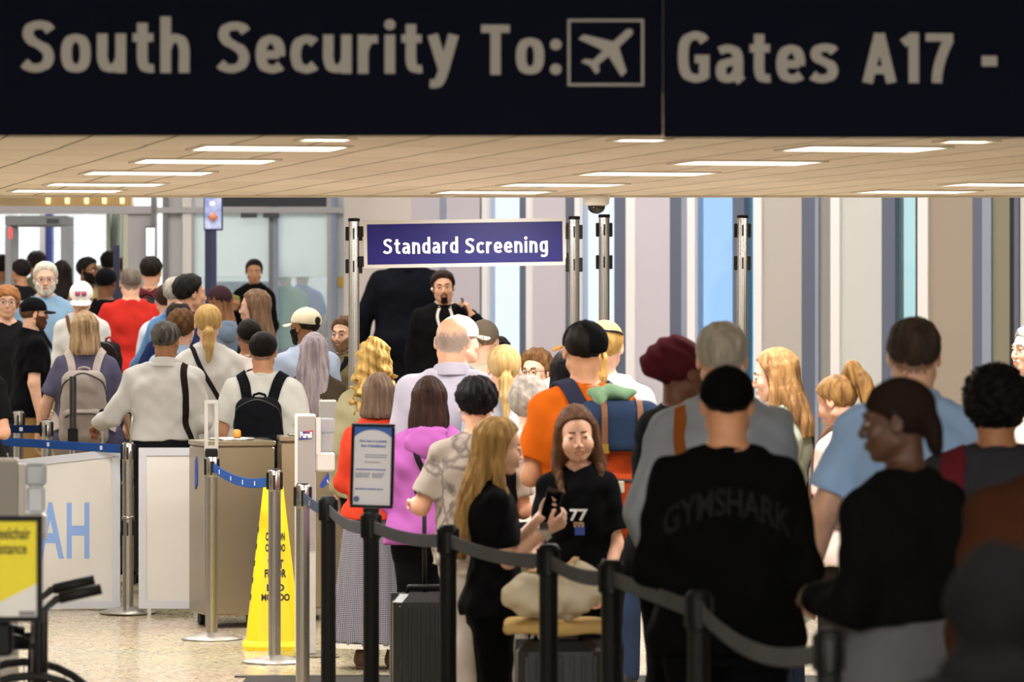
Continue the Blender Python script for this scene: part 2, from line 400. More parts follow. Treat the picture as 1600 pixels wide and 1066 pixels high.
def np_mesh(name, V, Q, mats, mi=None):
    me = bpy.data.meshes.new(name); n = len(Q)
    me.vertices.add(len(V)); me.vertices.foreach_set('co', np.ascontiguousarray(V, f32).ravel())
    me.loops.add(n * 4); me.loops.foreach_set('vertex_index', np.ascontiguousarray(Q, np.int32).ravel())
    me.polygons.add(n); me.polygons.foreach_set('loop_start', np.arange(0, n * 4, 4, dtype=np.int32))
    me.polygons.foreach_set('use_smooth', np.ones(n, bool))
    for m in mats: me.materials.append(m)
    if mi is not None: me.polygons.foreach_set('material_index', mi.astype(np.int32))
    me.update(calc_edges=True); return me
def blob(name, f, lo, hi, h, mat, parent, scale=1.0, fine=None, origin=(0, 0, 0)):
    fx, fy, fz_ = fine or ((), (), ())
    V, Q = nets(f, axis(lo[0], hi[0], h, fx), axis(lo[1], hi[1], h, fy), axis(lo[2], hi[2], h, fz_))
    me = np_mesh(name, (V - A3(origin)) * scale, Q, [mat] if not isinstance(mat, (list, tuple)) else mat)
    o = bpy.data.objects.new(name, me); C.objects.link(o)
    if parent is not None: o.parent = parent
    return o
def grad(f, p, e=.004):
    g = np.stack([f(p + A3(e, 0, 0)) - f(p - A3(e, 0, 0)), f(p + A3(0, e, 0)) - f(p - A3(0, e, 0)), f(p + A3(0, 0, e)) - f(p - A3(0, 0, e))], 1)
    return g / (np.linalg.norm(g, axis=1, keepdims=True) + 1e-9)
def cling(f, pts, off=.004, n=40, it=6):
    """resample a polyline and press it onto the surface f = 0 -> points, normals"""
    pts = np.array(pts, f32); d = np.r_[0, np.cumsum(np.linalg.norm(np.diff(pts, axis=0), axis=1))]
    t = np.linspace(0, d[-1], n); q = np.stack([np.interp(t, d, pts[:, i]) for i in range(3)], 1).astype(f32)
    ker = np.hanning(9); ker /= ker.sum()
    for i in range(3): q[:, i] = np.convolve(np.pad(q[:, i], 4, mode='edge'), ker, 'valid')
    for _ in range(it):
        g = grad(f, q, .012); q = q - (np.clip(f(q) - off, -.03, .03))[:, None] * g * .8
        for i in range(3): q[1:-1, i] = q[1:-1, i] * .5 + (q[:-2, i] + q[2:, i]) * .25
    g = grad(f, q, .02)
    return q, g

# ------------------------------------------------------------------ people
TORSO = {'m': [(.80, .150, .105, -.010), (.88, .168, .120, -.012), (.95, .168, .120, -.010), (1.03, .155, .108, 0), (1.12, .150, .102, .005), (1.22, .162, .108, .005), (1.32, .175, .112, .0), (1.39, .168, .100, -.006), (1.44, .125, .080, -.012), (1.485, .068, .06, -.016)],
         'f': [(.80, .152, .108, -.012), (.88, .172, .125, -.016), (.95, .166, .118, -.012), (1.03, .142, .10, 0), (1.12, .128, .092, .004), (1.22, .138, .098, .006), (1.32, .150, .100, .002), (1.39, .144, .090, -.006), (1.44, .105, .072, -.012), (1.485, .058, .054, -.016)]}
SHO = {'m': (.172, -.008, 1.392), 'f': (.148, -.008, 1.385)}
ARMS = {'down': dict(u=(.20, -.04, -1), f=(.04, .22, -1), n=(-1, .2, 0), c=.35),
        'rest': dict(u=(.16, .02, -1), f=(-.12, .55, -.85), n=(-1, 0, 0), c=.5),
        'bent': dict(u=(.22, -.02, -1), f=(-.35, 1, .05), n=(-.8, 0, -.5), c=.6),
        'fold': dict(u=(.24, .18, -1), f=(-1, .55, .12), n=(0, -1, 0), c=.5),
        'hold': dict(u=(.20, .05, -1), f=(-.45, .9, .45), n=(-.7, -.3, .4), c=.8),
        'pocket': dict(u=(.38, -.15, -1), f=(-.25, .45, -1), n=(-1, 0, 0), c=.4),
        'out': dict(u=(.42, .05, -1), f=(.25, .35, -1), n=(-1, 0, 0), c=.6)}
def nrm(v): v = np.array(v, f32); return v / np.linalg.norm(v)

class Fig:
    """the pose and the measures of one figure, in a frame 1.75 m tall that faces +y"""
    def __init__(s, sex='m', w=1.0, head=(0, 0, 0), arms=('down', 'down'), lean=0.0, hs=1.035, sw=1.0, face=False, bust=.0, hip=1.0, hands=(0, 0), stance=.088, kid=False, squint=0.0, hunch=0.0):
        s.kid = kid; s.sex, s.w, s.lean, s.hs, s.face, s.hands, s.bust, s.squint = sex, w, lean, hs, face, hands, bust, squint
        t = []
        for z, a, b, y in TORSO[sex]:
            g = float(np.interp(z, [.8, .95, 1.1, 1.35, 1.45], [.6, 1, 1, .7, .3])); m = 1 + (w - 1) * g
            hp = 1 + (hip - 1) * float(np.interp(z, [.8, .9, 1.0, 1.1], [1, 1, .6, 0]))
            wid = 1 + (sw - 1) * float(np.interp(z, [1.0, 1.3], [0, 1]))
            t.append((z, a * m * hp * wid, b * (1 + (w - 1) * g * 1.5) * hp, y + (w - 1) * .04 * g))
        s.torso = t
        sx, sy, sz = SHO[sex]; s.sho = A3(sx * sw * (1 + (w - 1) * .3), sy + hunch, sz)
        s.rs = .056 if sex == 'm' else .047
        s.rs *= 1 + (w - 1) * .6
        s.stance = stance
        s.arms = []
        for a in arms:
            d = dict(ARMS[a]) if isinstance(a, str) else dict(ARMS['down'], **a)
            E = s.sho + nrm(d['u']) * .288; F = nrm(d['f']); Wp = E + F * .245
            H = nrm(d.get('h', d['f'])); N = np.array(d['n'], f32); N = N - H * (N @ H); N = nrm(N)
            s.arms.append(dict(E=E, W=Wp, F=F, U=nrm(d['u']), H=H, N=N, T=np.cross(H, N), c=d['c'], idx=d.get('idx', None)))
        y, p, r = [math.radians(v) for v in head]
        s.R = np.array(Matrix.Rotation(y, 3, 'Z') @ Matrix.Rotation(-p, 3, 'X') @ Matrix.Rotation(r, 3, 'Y'), f32)
        s.piv = A3(0, -.012 + .0, 1.49)
        s.hc = s.piv + s.R @ A3(0, .018, .147) * hs
        s.crown = 1.49 + .147 * hs + .112 * hs
    def unlean(s, p):
        if not s.lean: return p
        q = p.copy(); q[:, 1] -= s.lean * np.maximum(0, q[:, 2] - .95); return q
    def relean(s, p):
        if not s.lean: return p
        q = p.copy(); q[:, 1] += s.lean * np.maximum(0, q[:, 2] - .95); return q
    def tohead(s, p): return ((s.unlean(p) - s.piv) @ s.R) / s.hs - A3(0, .018, .147)
    def fromhead(s, q): return s.relean(((q + A3(0, .018, .147)) * s.hs) @ s.R.T + s.piv)
    # ---- solids
    def head_sdf(s, q):
        f = s.sex == 'f'
        d = ell(q, (0, -.014, .030), (.074, .095, .082))
        d = smin(d, ell(q, (0, .028, -.035), (.058 if f else .061, .058, .075)), .03)
        ax = q.copy(); ax[:, 0] = np.abs(q[:, 0])
        d = smin(d, seg(ax, (.050, .0, -.060), (.012, .062, -.097), .021 if not f else .018, .020 if not f else .015), .028)
        d = smin(d, ell(ax, (.040, .060, -.030), (.022, .018, .024)), .02)
        if s.face:
            if not s.kid: d = smin(d, seg(ax, (.010, .083, .021), (.042, .070, .021), .008 if f else .0115, .006 if f else .008), .016)
            if s.kid: d = smin(d, ell(ax, (.036, .058, -.042), (.028, .026, .028)), .02)
            d = smax(d, -ell(ax, (.0315, .100 if f else .097, .001), (.019, .017, .0105 if f else .0115)), .014)
            d = smin(d, seg(q, (0, .083, .008), (0, .099 if s.kid else .104, -.030), .0065 if f else .0075, .0085 if f else .0105), .012)
            d = smin(d, ell(ax, (.0115, .097, -.038), (.0085, .010, .007)), .007)
            lid = ell(ax, (.0315, .0750, .0005), (.0160, .0150, .0140))
            d = smin(d, smax(lid, (.0042 - .010 * s.squint) - ax[:, 2] + (ax[:, 0] - .0315) * .15, .002), .003)
            d = smin(d, smax(lid + .0008, ax[:, 2] + .0052, .002), .003)
            if s.kid: q = q - np.stack([0 * q[:, 0], 0 * q[:, 0], np.clip(10 * q[:, 0] ** 2, 0, .006) * (np.abs(q[:, 2] + .066) < .03)], 1).astype(f32)
            d = smin(d, ell(q, (0, .078, -.066), (.024, .016, .017)), .01)
            d = smin(d, ell(q, (0, .0905, -.0605), (.021, .0068, .0048)), .005)
            d = smin(d, ell(q, (0, .0895, -.0715), (.018, .0075, .0058)), .005)
            d = smax(d, -ell(q, (0, .099, -.0658), (.021, .008, .0016)), .004)
        else:
            d = smin(d, seg(q, (0, .083, .005), (0, .102, -.033), .008, .011), .014)
            d = smin(d, ell(q, (0, .082, -.066), (.022, .012, .012)), .01)
        ear = A3(.0785, -.010, -.008)
        e = (ax - ear) @ np.array([[.94, .34, 0], [-.34, .94, 0], [0, 0, 1]], f32)
        de = ell(e, (0, 0, 0), (.0075, .0185, .0315)); de = smax(de, -ell(e, (.008, .002, .003), (.006, .010, .018)), .004)
        d = smin(d, de, .008)
        return d * s.hs
    def arm_sdf(s, p, ro=0.0, upto=2.0):
        out = None
        for i, a in enumerate(s.arms):
            q = p if i == 0 else p * A3(-1, 1, 1)
            d = seg(q, s.sho, a['E'], s.rs + ro, s.rs * .76 + ro)
            d = smin(d, seg(q, a['E'], a['W'], s.rs * .80 + ro, s.rs * .52 + ro), .02)
            out = d if out is None else np.minimum(out, d)
        return out
    def hand_sdf(s, p):
        out = None
        for i, a in enumerate(s.arms):
            q = p if i == 0 else p * A3(-1, 1, 1)
            H, N, T, W = a['H'], a['N'], a['T'], a['W']
            sc = .92 if s.sex == 'f' else 1.0
            d = None
            for j, o in enumerate((-.031, -.0105, .0105, .031)):
                kn = W + H * (.092 - abs(o - .008) * .25) * sc + T * o * .98 * sc
                m = seg(q, W + H * .008 + T * o * .55, kn, .0145 * sc, .0115 * sc)
                d = m if d is None else smin(d, m, .012)
            for j, (o, L) in enumerate(zip((-.031, -.0105, .0105, .031), (.060, .076, .082, .073))):
                kn = W + H * (.092 - abs(o - .008) * .25) * sc + T * o * .98 * sc; dr = nrm(H + T * o * 2.6); ang = 0.0; b = kn; fg = None
                c = a['c'] * (1.15 - .12 * j)
                if a['idx'] is not None and j == 3: c = a['idx']
                for r0, fr in ((.0098, .46), (.0088, .30), (.0078, .24)):
                    ang += c * (.8 if r0 > .009 else 1.0); e = b + (dr * math.cos(ang) + N * math.sin(ang)) * L * fr * sc
                    g = seg(q, b, e, r0 * sc, r0 * .9 * sc); fg = g if fg is None else np.minimum(fg, g); b = e
                d = smin(d, fg, .005)
            tb = W + H * .022 + T * .022; tm = tb + nrm(H * .75 + T * .75 + N * .45) * .046 * sc; te = tm + nrm(H * .95 + T * .25 + N * .5) * .034 * sc
            d = smin(d, np.minimum(seg(q, tb, tm, .0145 * sc, .0108 * sc), seg(q, tm, te, .0105 * sc, .0088 * sc)), .010)
            out = d if out is None else np.minimum(out, d)
        return out
    def legs_sdf(s, p, o=0.0, flare=0.0, top=.90):
        q = p.copy(); q[:, 0] = np.abs(p[:, 0]); x = s.stance
        g = 1 + (s.w - 1) * .8
        d = seg(q, (x, -.005, top), (x * 1.02, .006, .50), .086 * g + o, .056 * g + o)
        e = seg(q, (x * 1.02, .006, .50), (x * 1.04, -.015, .09), .056 * g + o, .040 + o + flare)
        e = smin(e, ell(q, (x * 1.02, -.022, .36), (.05 * g + o * .8, .052 * g + o * .8, .13)), .03)
        return smin(d, e, .02)
    def torso_sdf(s, p, off=0.0, n=2.35, zmin=None):
        t = s.torso if zmin is None else [(zmin, *[float(np.interp(zmin, [r[0] for r in s.torso], [r[i] for r in s.torso])) for i in (1, 2, 3)])] + [r for r in s.torso if r[0] > zmin + .01]
        d = loft(p, t, off, n, off if zmin is None else 0.0)
        ax = p.copy(); ax[:, 0] = np.abs(p[:, 0])
        sx = float(s.sho[0]); sz = float(s.sho[2])
        d = smin(d, seg(ax, (.035, -.02, 1.468), (sx * .94, s.sho[1], sz + .006), .044 + off, s.rs * .9 + off), .05)
        d = smin(d, ell(ax, (sx * .55, -.055, 1.30), (.085 + off, .065 + off, .12)), .03)
        if s.bust: d = smin(d, ell(ax, (.072, .075, 1.255), (.062 + off, .05 + s.bust + off, .065 + off)), .04)
        return d
    def body_sdf(s, p):
        u = s.unlean(p)
        d = smin(s.torso_sdf(u), s.legs_sdf(p), .05)
        d = smin(d, s.arm_sdf(u), .022)
        d = smin(d, s.hand_sdf(u), .010)
        nr = .056 if s.sex == 'm' else .047
        nr *= 1 + (s.w - 1) * .6; nr *= (1 + (s.hs - 1) * .3)
        hb = s.hc + s.R @ A3(0, -.025, -.03)
        d = smin(d, seg(u, (0, -.02, 1.43), hb, nr * 1.06, nr * .97), .03)
        d = smin(d, s.head_sdf(s.tohead(p)), .022)
        q = p.copy(); q[:, 0] = np.abs(p[:, 0]); x = s.stance * 1.04
        d = smin(d, seg(q, (x, -.03, .045), (x + .02, .13, .03), .032, .026), .03)
        return d
    def shirt_sdf(s, p, o=.014, sleeve='short', hem=.86, fold=.004, neck=.0, ph=0.0, loose=0.0, so=None, vneck=0.0):
        u = s.unlean(p); so = o * .9 if so is None else so
        ztab = np.interp(u[:, 2], [.7, 1.0, 1.25, 1.4], [1, 1, .5, 0]).astype(f32)
        t = [(hem, *[float(np.interp(hem, [r[0] for r in s.torso], [r[i] for r in s.torso])) for i in (1, 2, 3)])] + [r for r in s.torso if r[0] > hem + .01]
        if hem < .80: t.insert(1, (.80,) + tuple(t[0][1:]))
        if loose: t = [(z, max(a + loose * .3, (.156 if s.sex == 'm' else .140) * s.w * float(np.interp(z, [1.35, 1.48], [1, .3]))), max(b, (.105 if s.sex == 'm' else .095) * float(np.interp(z, [1.3, 1.48], [1, .5]))), y) for z, a, b, y in t]
        d = loft(u, t, o, 2.5, 0.0) - loose * ztab * .4
        d = np.maximum(d - .012 * np.clip((1.0 - u[:, 2]) * 6, 0, 1), hem - u[:, 2])
        ax = u.copy(); ax[:, 0] = np.abs(u[:, 0]); sx = float(s.sho[0]); sz = float(s.sho[2])
        d = smin(d, seg(ax, (.030, -.02, 1.462), (sx * .94, s.sho[1], sz + .006), .044 + o, s.rs * .90 + so), .05)
        d = smin(d, ell(ax, (sx * .55, -.055, 1.30), (.085 + o, .065 + o, .12)), .03)
        if s.bust: d = smin(d, ell(ax, (.072, .075, 1.255), (.062 + o, .05 + s.bust + o, .065 + o)), .05)
        for i, a in enumerate(s.arms):
            q = u if i == 0 else u * A3(-1, 1, 1)
            if sleeve == 'none': continue
            if sleeve == 'short':
                c = s.sho + a['U'] * .215; g = seg(q, s.sho, s.sho + a['U'] * .26, s.rs + so, s.rs * .86 + so + .012); g = smax(g, (q - c) @ a['U'], .004)
            else:
                L = {'long': .235, 'three': .10}[sleeve]; c = a['E'] + a['F'] * L
                g = seg(q, a['E'], a['E'] + a['F'] * (L + .04), s.rs * .82 + so, s.rs * .56 + so + .004); g = smax(g, (q - c) @ a['F'], .004)
                g = smin(seg(q, s.sho, a['E'], s.rs + so, s.rs * .80 + so), g, .02)
            d = smin(d, g, .035)
        nk = seg(u, (0, -.012, 1.43), (0, .012, 1.62), .058 + neck, .085 + neck)
        d = smax(d, -smax(nk, (1.462 - neck * .5 - .35 * np.maximum(0, u[:, 1]) - vneck * np.maximum(0, u[:, 1]) - u[:, 2]), .006), .006)
        if fold: d = d + wob(u, fold, 1.0, ph)
        return d
    def trousers_sdf(s, p, o=.012, hem=.05, flare=.02, top=1.0, fold=.003, ph=0.0):
        t = [(z, a - .006, b - .006, y) for z, a, b, y in s.torso if z < top] + [(top, *[float(np.interp(top, [r[0] for r in s.torso], [r[i] for r in s.torso])) for i in (1, 2, 3)])]
        d = loft(p, t, o, 2.35, 0.0)
        g = s.legs_sdf(p, o + .008, flare, .86)
        d = smin(d, g, .05); d = np.maximum(d, hem - p[:, 2])
        return d + wob(p, fold, 1.0, ph + 2)
    def skirt_sdf(s, p, z0=.12, z1=1.0, r0=.30, o=.012, pleat=.010):
        tw = [float(np.interp(z1, [r[0] for r in s.torso], [r[i] for r in s.torso])) for i in (1, 2)]
        hw = [float(np.interp(.88, [r[0] for r in s.torso], [r[i] for r in s.torso])) for i in (1, 2)]
        t = [(z0, r0, r0 * .8, 0), (.5, (r0 + hw[0] * 2) / 3 + .02, (r0 * .8 + hw[1] * 2) / 3 + .02, 0), (.86, hw[0] + .012, hw[1] + .012, 0), (z1, tw[0], tw[1], 0)]
        d = loft(p, t, o, 2.0, 0.0); th = np.arctan2(p[:, 0], p[:, 1])
        return d + pleat * np.clip((z1 - p[:, 2]) * 1.6, 0, 1) * np.sin(th * 17 + 2 * np.sin(th * 3) + 1.5 * p[:, 2])

# ---- hair, in head space (face towards +y, chin at z = -.11, crown at +.112)
def streak(q, A, K=26):
    th = np.arctan2(q[:, 0], -(q[:, 1] + .01)); z = q[:, 2]
    return A * (np.sin(th * K + 3 * np.sin(z * 14) + 2 * np.sin(th * 5)) * .6 + .4 * np.sin(th * K * 2.3 + 5 * np.sin(z * 9 + 1)) + .35 * np.sin(th * 9 + z * 22))
def line(q, pts):
    y = q[:, 1]; return np.interp(y, [a for a, b in pts], [b for a, b in pts]).astype(f32) - q[:, 2]
SHORT = [(-.11, -.075), (-.075, -.072), (-.045, -.045), (-.02, -.022), (.012, -.012), (.022, .022), (.045, .052), (.07, .072), (.11, .080)]
BUZZ = [(-.11, -.055), (-.075, -.055), (-.045, -.035), (-.02, -.012), (.012, -.004), (.022, .025), (.045, .055), (.07, .074), (.11, .082)]
LONGL = [(-.12, -.12), (-.05, -.12), (.0, -.11), (.028, -.06), (.045, .02), (.07, .052), (.11, .066)]
def hair_fn(style, L=.3, t=.013, vol=1.0, part=0.0, locks=0.0):
    def shell(q, t): return ell(q, (0, -.014, .030), (.077, .097, .083)) - t
    lo, hi = [-.13, -.16, -.13], [.13, .13, .17]
    if style in ('short', 'buzz', 'side', 'thick'):
        tt = {'short': .012, 'buzz': .004, 'side': .014, 'thick': .022}[style] if t == .013 else t
        ln = BUZZ if style == 'buzz' else SHORT
        def f(q):
            zl = -line(q, ln); tv = tt * (1 + .5 * np.clip(q[:, 2] * 9, 0, 1)) * np.clip(1 + (q[:, 2] - .0) * 7, .35, 1) * np.clip(.08 + zl * 24, .08, 1)
            d = shell(q, tv); am = .0012 if style == 'buzz' else .003 if style != 'thick' else .005
            d = d + streak(q, am, 22) + am * np.sin(q[:, 0] * 90 + part + q[:, 1] * 60) * np.sin(q[:, 2] * 80)
            return smax(d, line(q, ln) * .8, .006)
        hi[2] = .16
    elif style == 'ring':
        def f(q):
            d = shell(q, .002) + streak(q, .001); d = smax(d, line(q, SHORT) * .8, .005)
            return smax(d, q[:, 2] - .045 + .45 * np.maximum(0, q[:, 1] + .02) - .08 * (np.abs(q[:, 0]) > .2), .02)
    elif style == 'bald_spot':
        def f(q):
            d = shell(q, .010) + streak(q, .002); d = smax(d, line(q, SHORT) * .8, .005)
            return smax(d, -ell(q, (0, -.03, .13), (.045, .055, .035)), .015)
    elif style in ('long', 'bob', 'curly'):
        v = vol; wav = .012 if style == 'curly' else 0.0
        tab = [(-L, .075 * v, .030, -.112), (-L * .8, .092 * v, .042, -.108), (-.24, .100 * v, .050, -.100), (-.15, .100 * v, .062, -.075), (-.08, .096 * v, .078, -.045), (-.0, .090, .090, -.028), (.05, .080, .085, -.02)]
        if style == 'bob': tab = [(-L, .090 * v, .078, -.045), (-L * .85, .104 * v, .092, -.040), (-.08, .100 * v, .094, -.034), (0, .092, .092, -.026), (.05, .080, .085, -.02)]
        else: tab = [r for i, r in enumerate(tab) if i < 2 or r[0] > -L * .75]
        def f(q):
            qq = q
            if wav:
                qq = q.copy(); qq[:, 0] += wav * np.sin(q[:, 2] * 55 + 3 * np.sin(q[:, 0] * 30)) * np.clip(-q[:, 2] * 8 + .3, 0, 1); qq[:, 1] += wav * .7 * np.sin(q[:, 2] * 48 + q[:, 0] * 40) * np.clip(-q[:, 2] * 8 + .3, 0, 1)
            d = smin(shell(qq, .014 * np.clip(1.3 - qq[:, 1] * 12, .3, 1) + .004 * np.cos(np.clip(qq[:, 0] * 40, -PI, PI)) * (qq[:, 2] > .05)), loft(qq, tab, 0, 2.1, 0.0), .02)
            if locks:
                ax = qq.copy(); ax[:, 0] = np.abs(qq[:, 0])
                g = np.minimum(seg(ax, (.080, -.012, .0), (.094, .008, -.14), .020, .026), seg(ax, (.094, .008, -.14), (.085, .088, -.14 - locks), .026, .012)); d = smin(d, g, .02)
            d = d + streak(qq, .0045 if not wav else .006, 24) + (wav * .5 * np.sin(qq[:, 2] * 90 + qq[:, 0] * 50) if wav else 0)
            ln = [(-.30, -9), (-.012, -9), (.012, -.10), (.030, .030), (.060, .072), (.11, .088)]
            if locks: ln = [(-.30, -9), (.012, -9), (.026, .0), (.040, .045), (.062, .076), (.11, .092)]
            g = smax(d, line(q, ln) * .7, .008)
            if locks:  # strands in front of the shoulder lie below the face
                g2 = smax(d, smax(q[:, 2] + .06, .062 - np.abs(q[:, 0]), .01), .01); g = smin(g, g2, .01)
            return g
        lo = [-.16, -.2, -L - .03]; hi = [.16, .13 + (.02 if locks else 0), .16]
    elif style in ('pony', 'highpony', 'bun', 'lowpony', 'pulled'):
        tail = {'pony': [(0, -.105, .045, .022), (0, -.150, .03, .034), (0, -.160, -.05, .036), (0, -.150, -.13, .026), (0, -.135, -.13 - L * .4, .008)],
                'lowpony': [(0, -.098, -.03, .020), (.0, -.125, -.06, .032), (.0, -.135, -.14, .032), (0, -.135, -.14 - L * .5, .010)],
                'highpony': [(0, -.085, .09, .020), (.0, -.135, .115, .034), (.0, -.165, .04, .042), (.01, -.165, -.06, .040), (.01, -.15, -.10 - L * .4, .010)],
                'bun': None, 'pulled': None}[style]
        def f(q):
            d = shell(q, .009) + streak(q, .0025, 20); d = smax(d, line(q, SHORT if style != 'lowpony' else LONGL[:0] + SHORT) * .8, .006)
            if style == 'bun': d = smin(d, ell(q, (0, -.095, .075), (.045, .040, .040)) + .004 * np.sin(q[:, 0] * 120 + q[:, 2] * 90), .012)
            if tail:
                g = None
                for a, b in zip(tail[:-1], tail[1:]):
                    e = seg(q, a[:3], b[:3], a[3], b[3]); g = e if g is None else smin(g, e, .012)
                g = g + .004 * np.sin(np.arctan2(q[:, 0], q[:, 1] + .13) * 9 + q[:, 2] * 12) + .002 * np.sin(q[:, 0] * 190)
                d = smin(d, g, .012)
            return d
        lo = [-.13, -.24, -.2 - L * .6]; hi = [.13, .13, .18]
    elif style in ('afro', 'curls', 'fluffy'):
        tt = t if t != .013 else {'afro': .05, 'curls': .026, 'fluffy': .03}[style]
        am, K = {'afro': (.011, 95), 'curls': (.009, 75), 'fluffy': (.006, 60)}[style]
        def f(q):
            d = ell(q, (0, -.022, .026), (.076 + tt, .092 + tt, .082 + tt))
            d = d + am * (np.sin(q[:, 0] * K + 2 * np.sin(q[:, 2] * K * .6)) * np.sin(q[:, 1] * K + 1.3) * np.sin(q[:, 2] * K * .9 + .5) + .5 * np.sin(q[:, 0] * K * 2.1 + q[:, 2] * 40) * np.sin(q[:, 1] * K * 1.9) * np.sin(q[:, 2] * K * 2.2))
            ln = [(-.2, -.115 if style == 'fluffy' else -.095), (-.03, -.085), (.01, -.055), (.03, .0), (.05, .03), (.075, .05), (.15, .062)]
            return smax(d, line(q, ln) * .8, .01)
        lo = [-.16, -.18, -.15]; hi = [.16, .14, .2]
    elif style == 'nape':    # what shows below a cap
        def f(q):
            d = shell(q, .006) + streak(q, .0015); d = smax(d, line(q, SHORT) * .8, .005); return smax(d, q[:, 2] - .05, .005)
    return f, lo, hi
def hat_fn(kind):
    if kind in ('cap', 'capback'):
        def f(q):
            d = ell(q, (0, -.014, .034), (.088, .107, .090)) + .0008 * np.cos(np.arctan2(q[:, 0], q[:, 1] + .014) * 6)
            d = smax(d, (.022 if kind == 'cap' else .014) - (.10 if kind == 'cap' else .32) * np.maximum(-.02 - q[:, 1], 0) - q[:, 2], .004)
            d = np.minimum(d, ell(q, (0, -.014, .124), (.009, .009, .004)))
            if kind == 'cap': d = smax(d, -ell(q, (0, -.125, .036), (.030, .05, .026)), .003)
            return d
    elif kind == 'beanie':
        def f(q):
            d = ell(q, (0, -.016, .036), (.094, .113, .102)); d = smax(d, line(q, [(-.12, -.03), (0, .005), (.1, .035)]), .004)
            return d + .0015 * np.sin(np.arctan2(q[:, 0], q[:, 1]) * 40)
    elif kind == 'wrap':
        def f(q):
            d = ell(q, (0, -.03, .045), (.092, .118, .095)); d = smin(d, ell(q, (0, -.125, .03), (.06, .055, .055)), .03)
            d = d + .004 * np.sin((q[:, 2] + q[:, 1] * .7) * 90 + 3 * np.sin(q[:, 0] * 25))
            return smax(d, line(q, [(-.2, -.065), (-.06, -.055), (0, .0), (.1, .05)]), .006)
    elif kind == 'durag':
        def f(q):
            d = ell(q, (0, -.016, .034), (.084, .104, .092)); d = smin(d, ell(q, (0, -.108, -.05), (.045, .025, .06)), .03)
            d = d + .0015 * np.sin((q[:, 2] - q[:, 1] * .6) * 80)
            return smax(d, line(q, [(-.2, -.12), (-.085, -.11), (-.05, -.06), (0, -.012), (.03, .02), (.1, .05)]), .005)
    elif kind == 'hood':
        def f(q):
            d = ell(q, (0, -.025, .02), (.115, .135, .125)); d = smin(d, ell(q, (0, -.03, -.13), (.13, .12, .07)), .05)
            d = d + .004 * np.sin((q[:, 2] + q[:, 1] * .5) * 45 + 3 * np.sin(q[:, 0] * 20))
            return smax(d, q[:, 1] - .085, .01)
    return f, [-.15, -.2, -.22 if kind == 'hood' else -.14], [.15, .14, .18]
def visor_sdf(q):
    z = q[:, 2] - .024 + q[:, 0] ** 2 * 4.0 + (q[:, 1] - .08) * .16
    d = np.sqrt((q[:, 0] / .080) ** 2 + ((q[:, 1] - .075) / .090) ** 2)
    d = np.maximum((d - 1) * .06, np.abs(z) - .0035)
    return smax(d, .058 - q[:, 1], .003)

FIGS = {}
_shared = {}
EYES = {}
def shoe_mesh():
    if 'shoe' not in _shared:
        def f(p):
            d = seg(p, (0, -.055, .05), (.005, .12, .035), .040, .036); d = smin(d, seg(p, (0, -.05, .09), (0, -.045, .06), .040, .044), .03)
            d = np.maximum(d, .012 - p[:, 2]); d = smax(d, p[:, 2] - .115, .01)
            so = rbox(p, (.003, .035, .010), (.045, .135, .010), .008); so = np.maximum(so, np.sqrt((p[:, 0] / .047) ** 2 + ((p[:, 1] - .035) / .14) ** 2) * .05 - .05)
            return np.minimum(d, so)
        V, Q = nets(f, axis(-.07, .07, .007), axis(-.13, .2, .007), axis(-.01, .14, .006))
        _shared['shoe'] = (V, Q)
    return _shared['shoe']
def child(name, V, Q, mats, parent, k, mi=None):
    me = np_mesh(name, V * k, Q, mats if isinstance(mats, list) else [mats], mi)
    o = bpy.data.objects.new(name, me); C.objects.link(o); o.parent = parent; return o

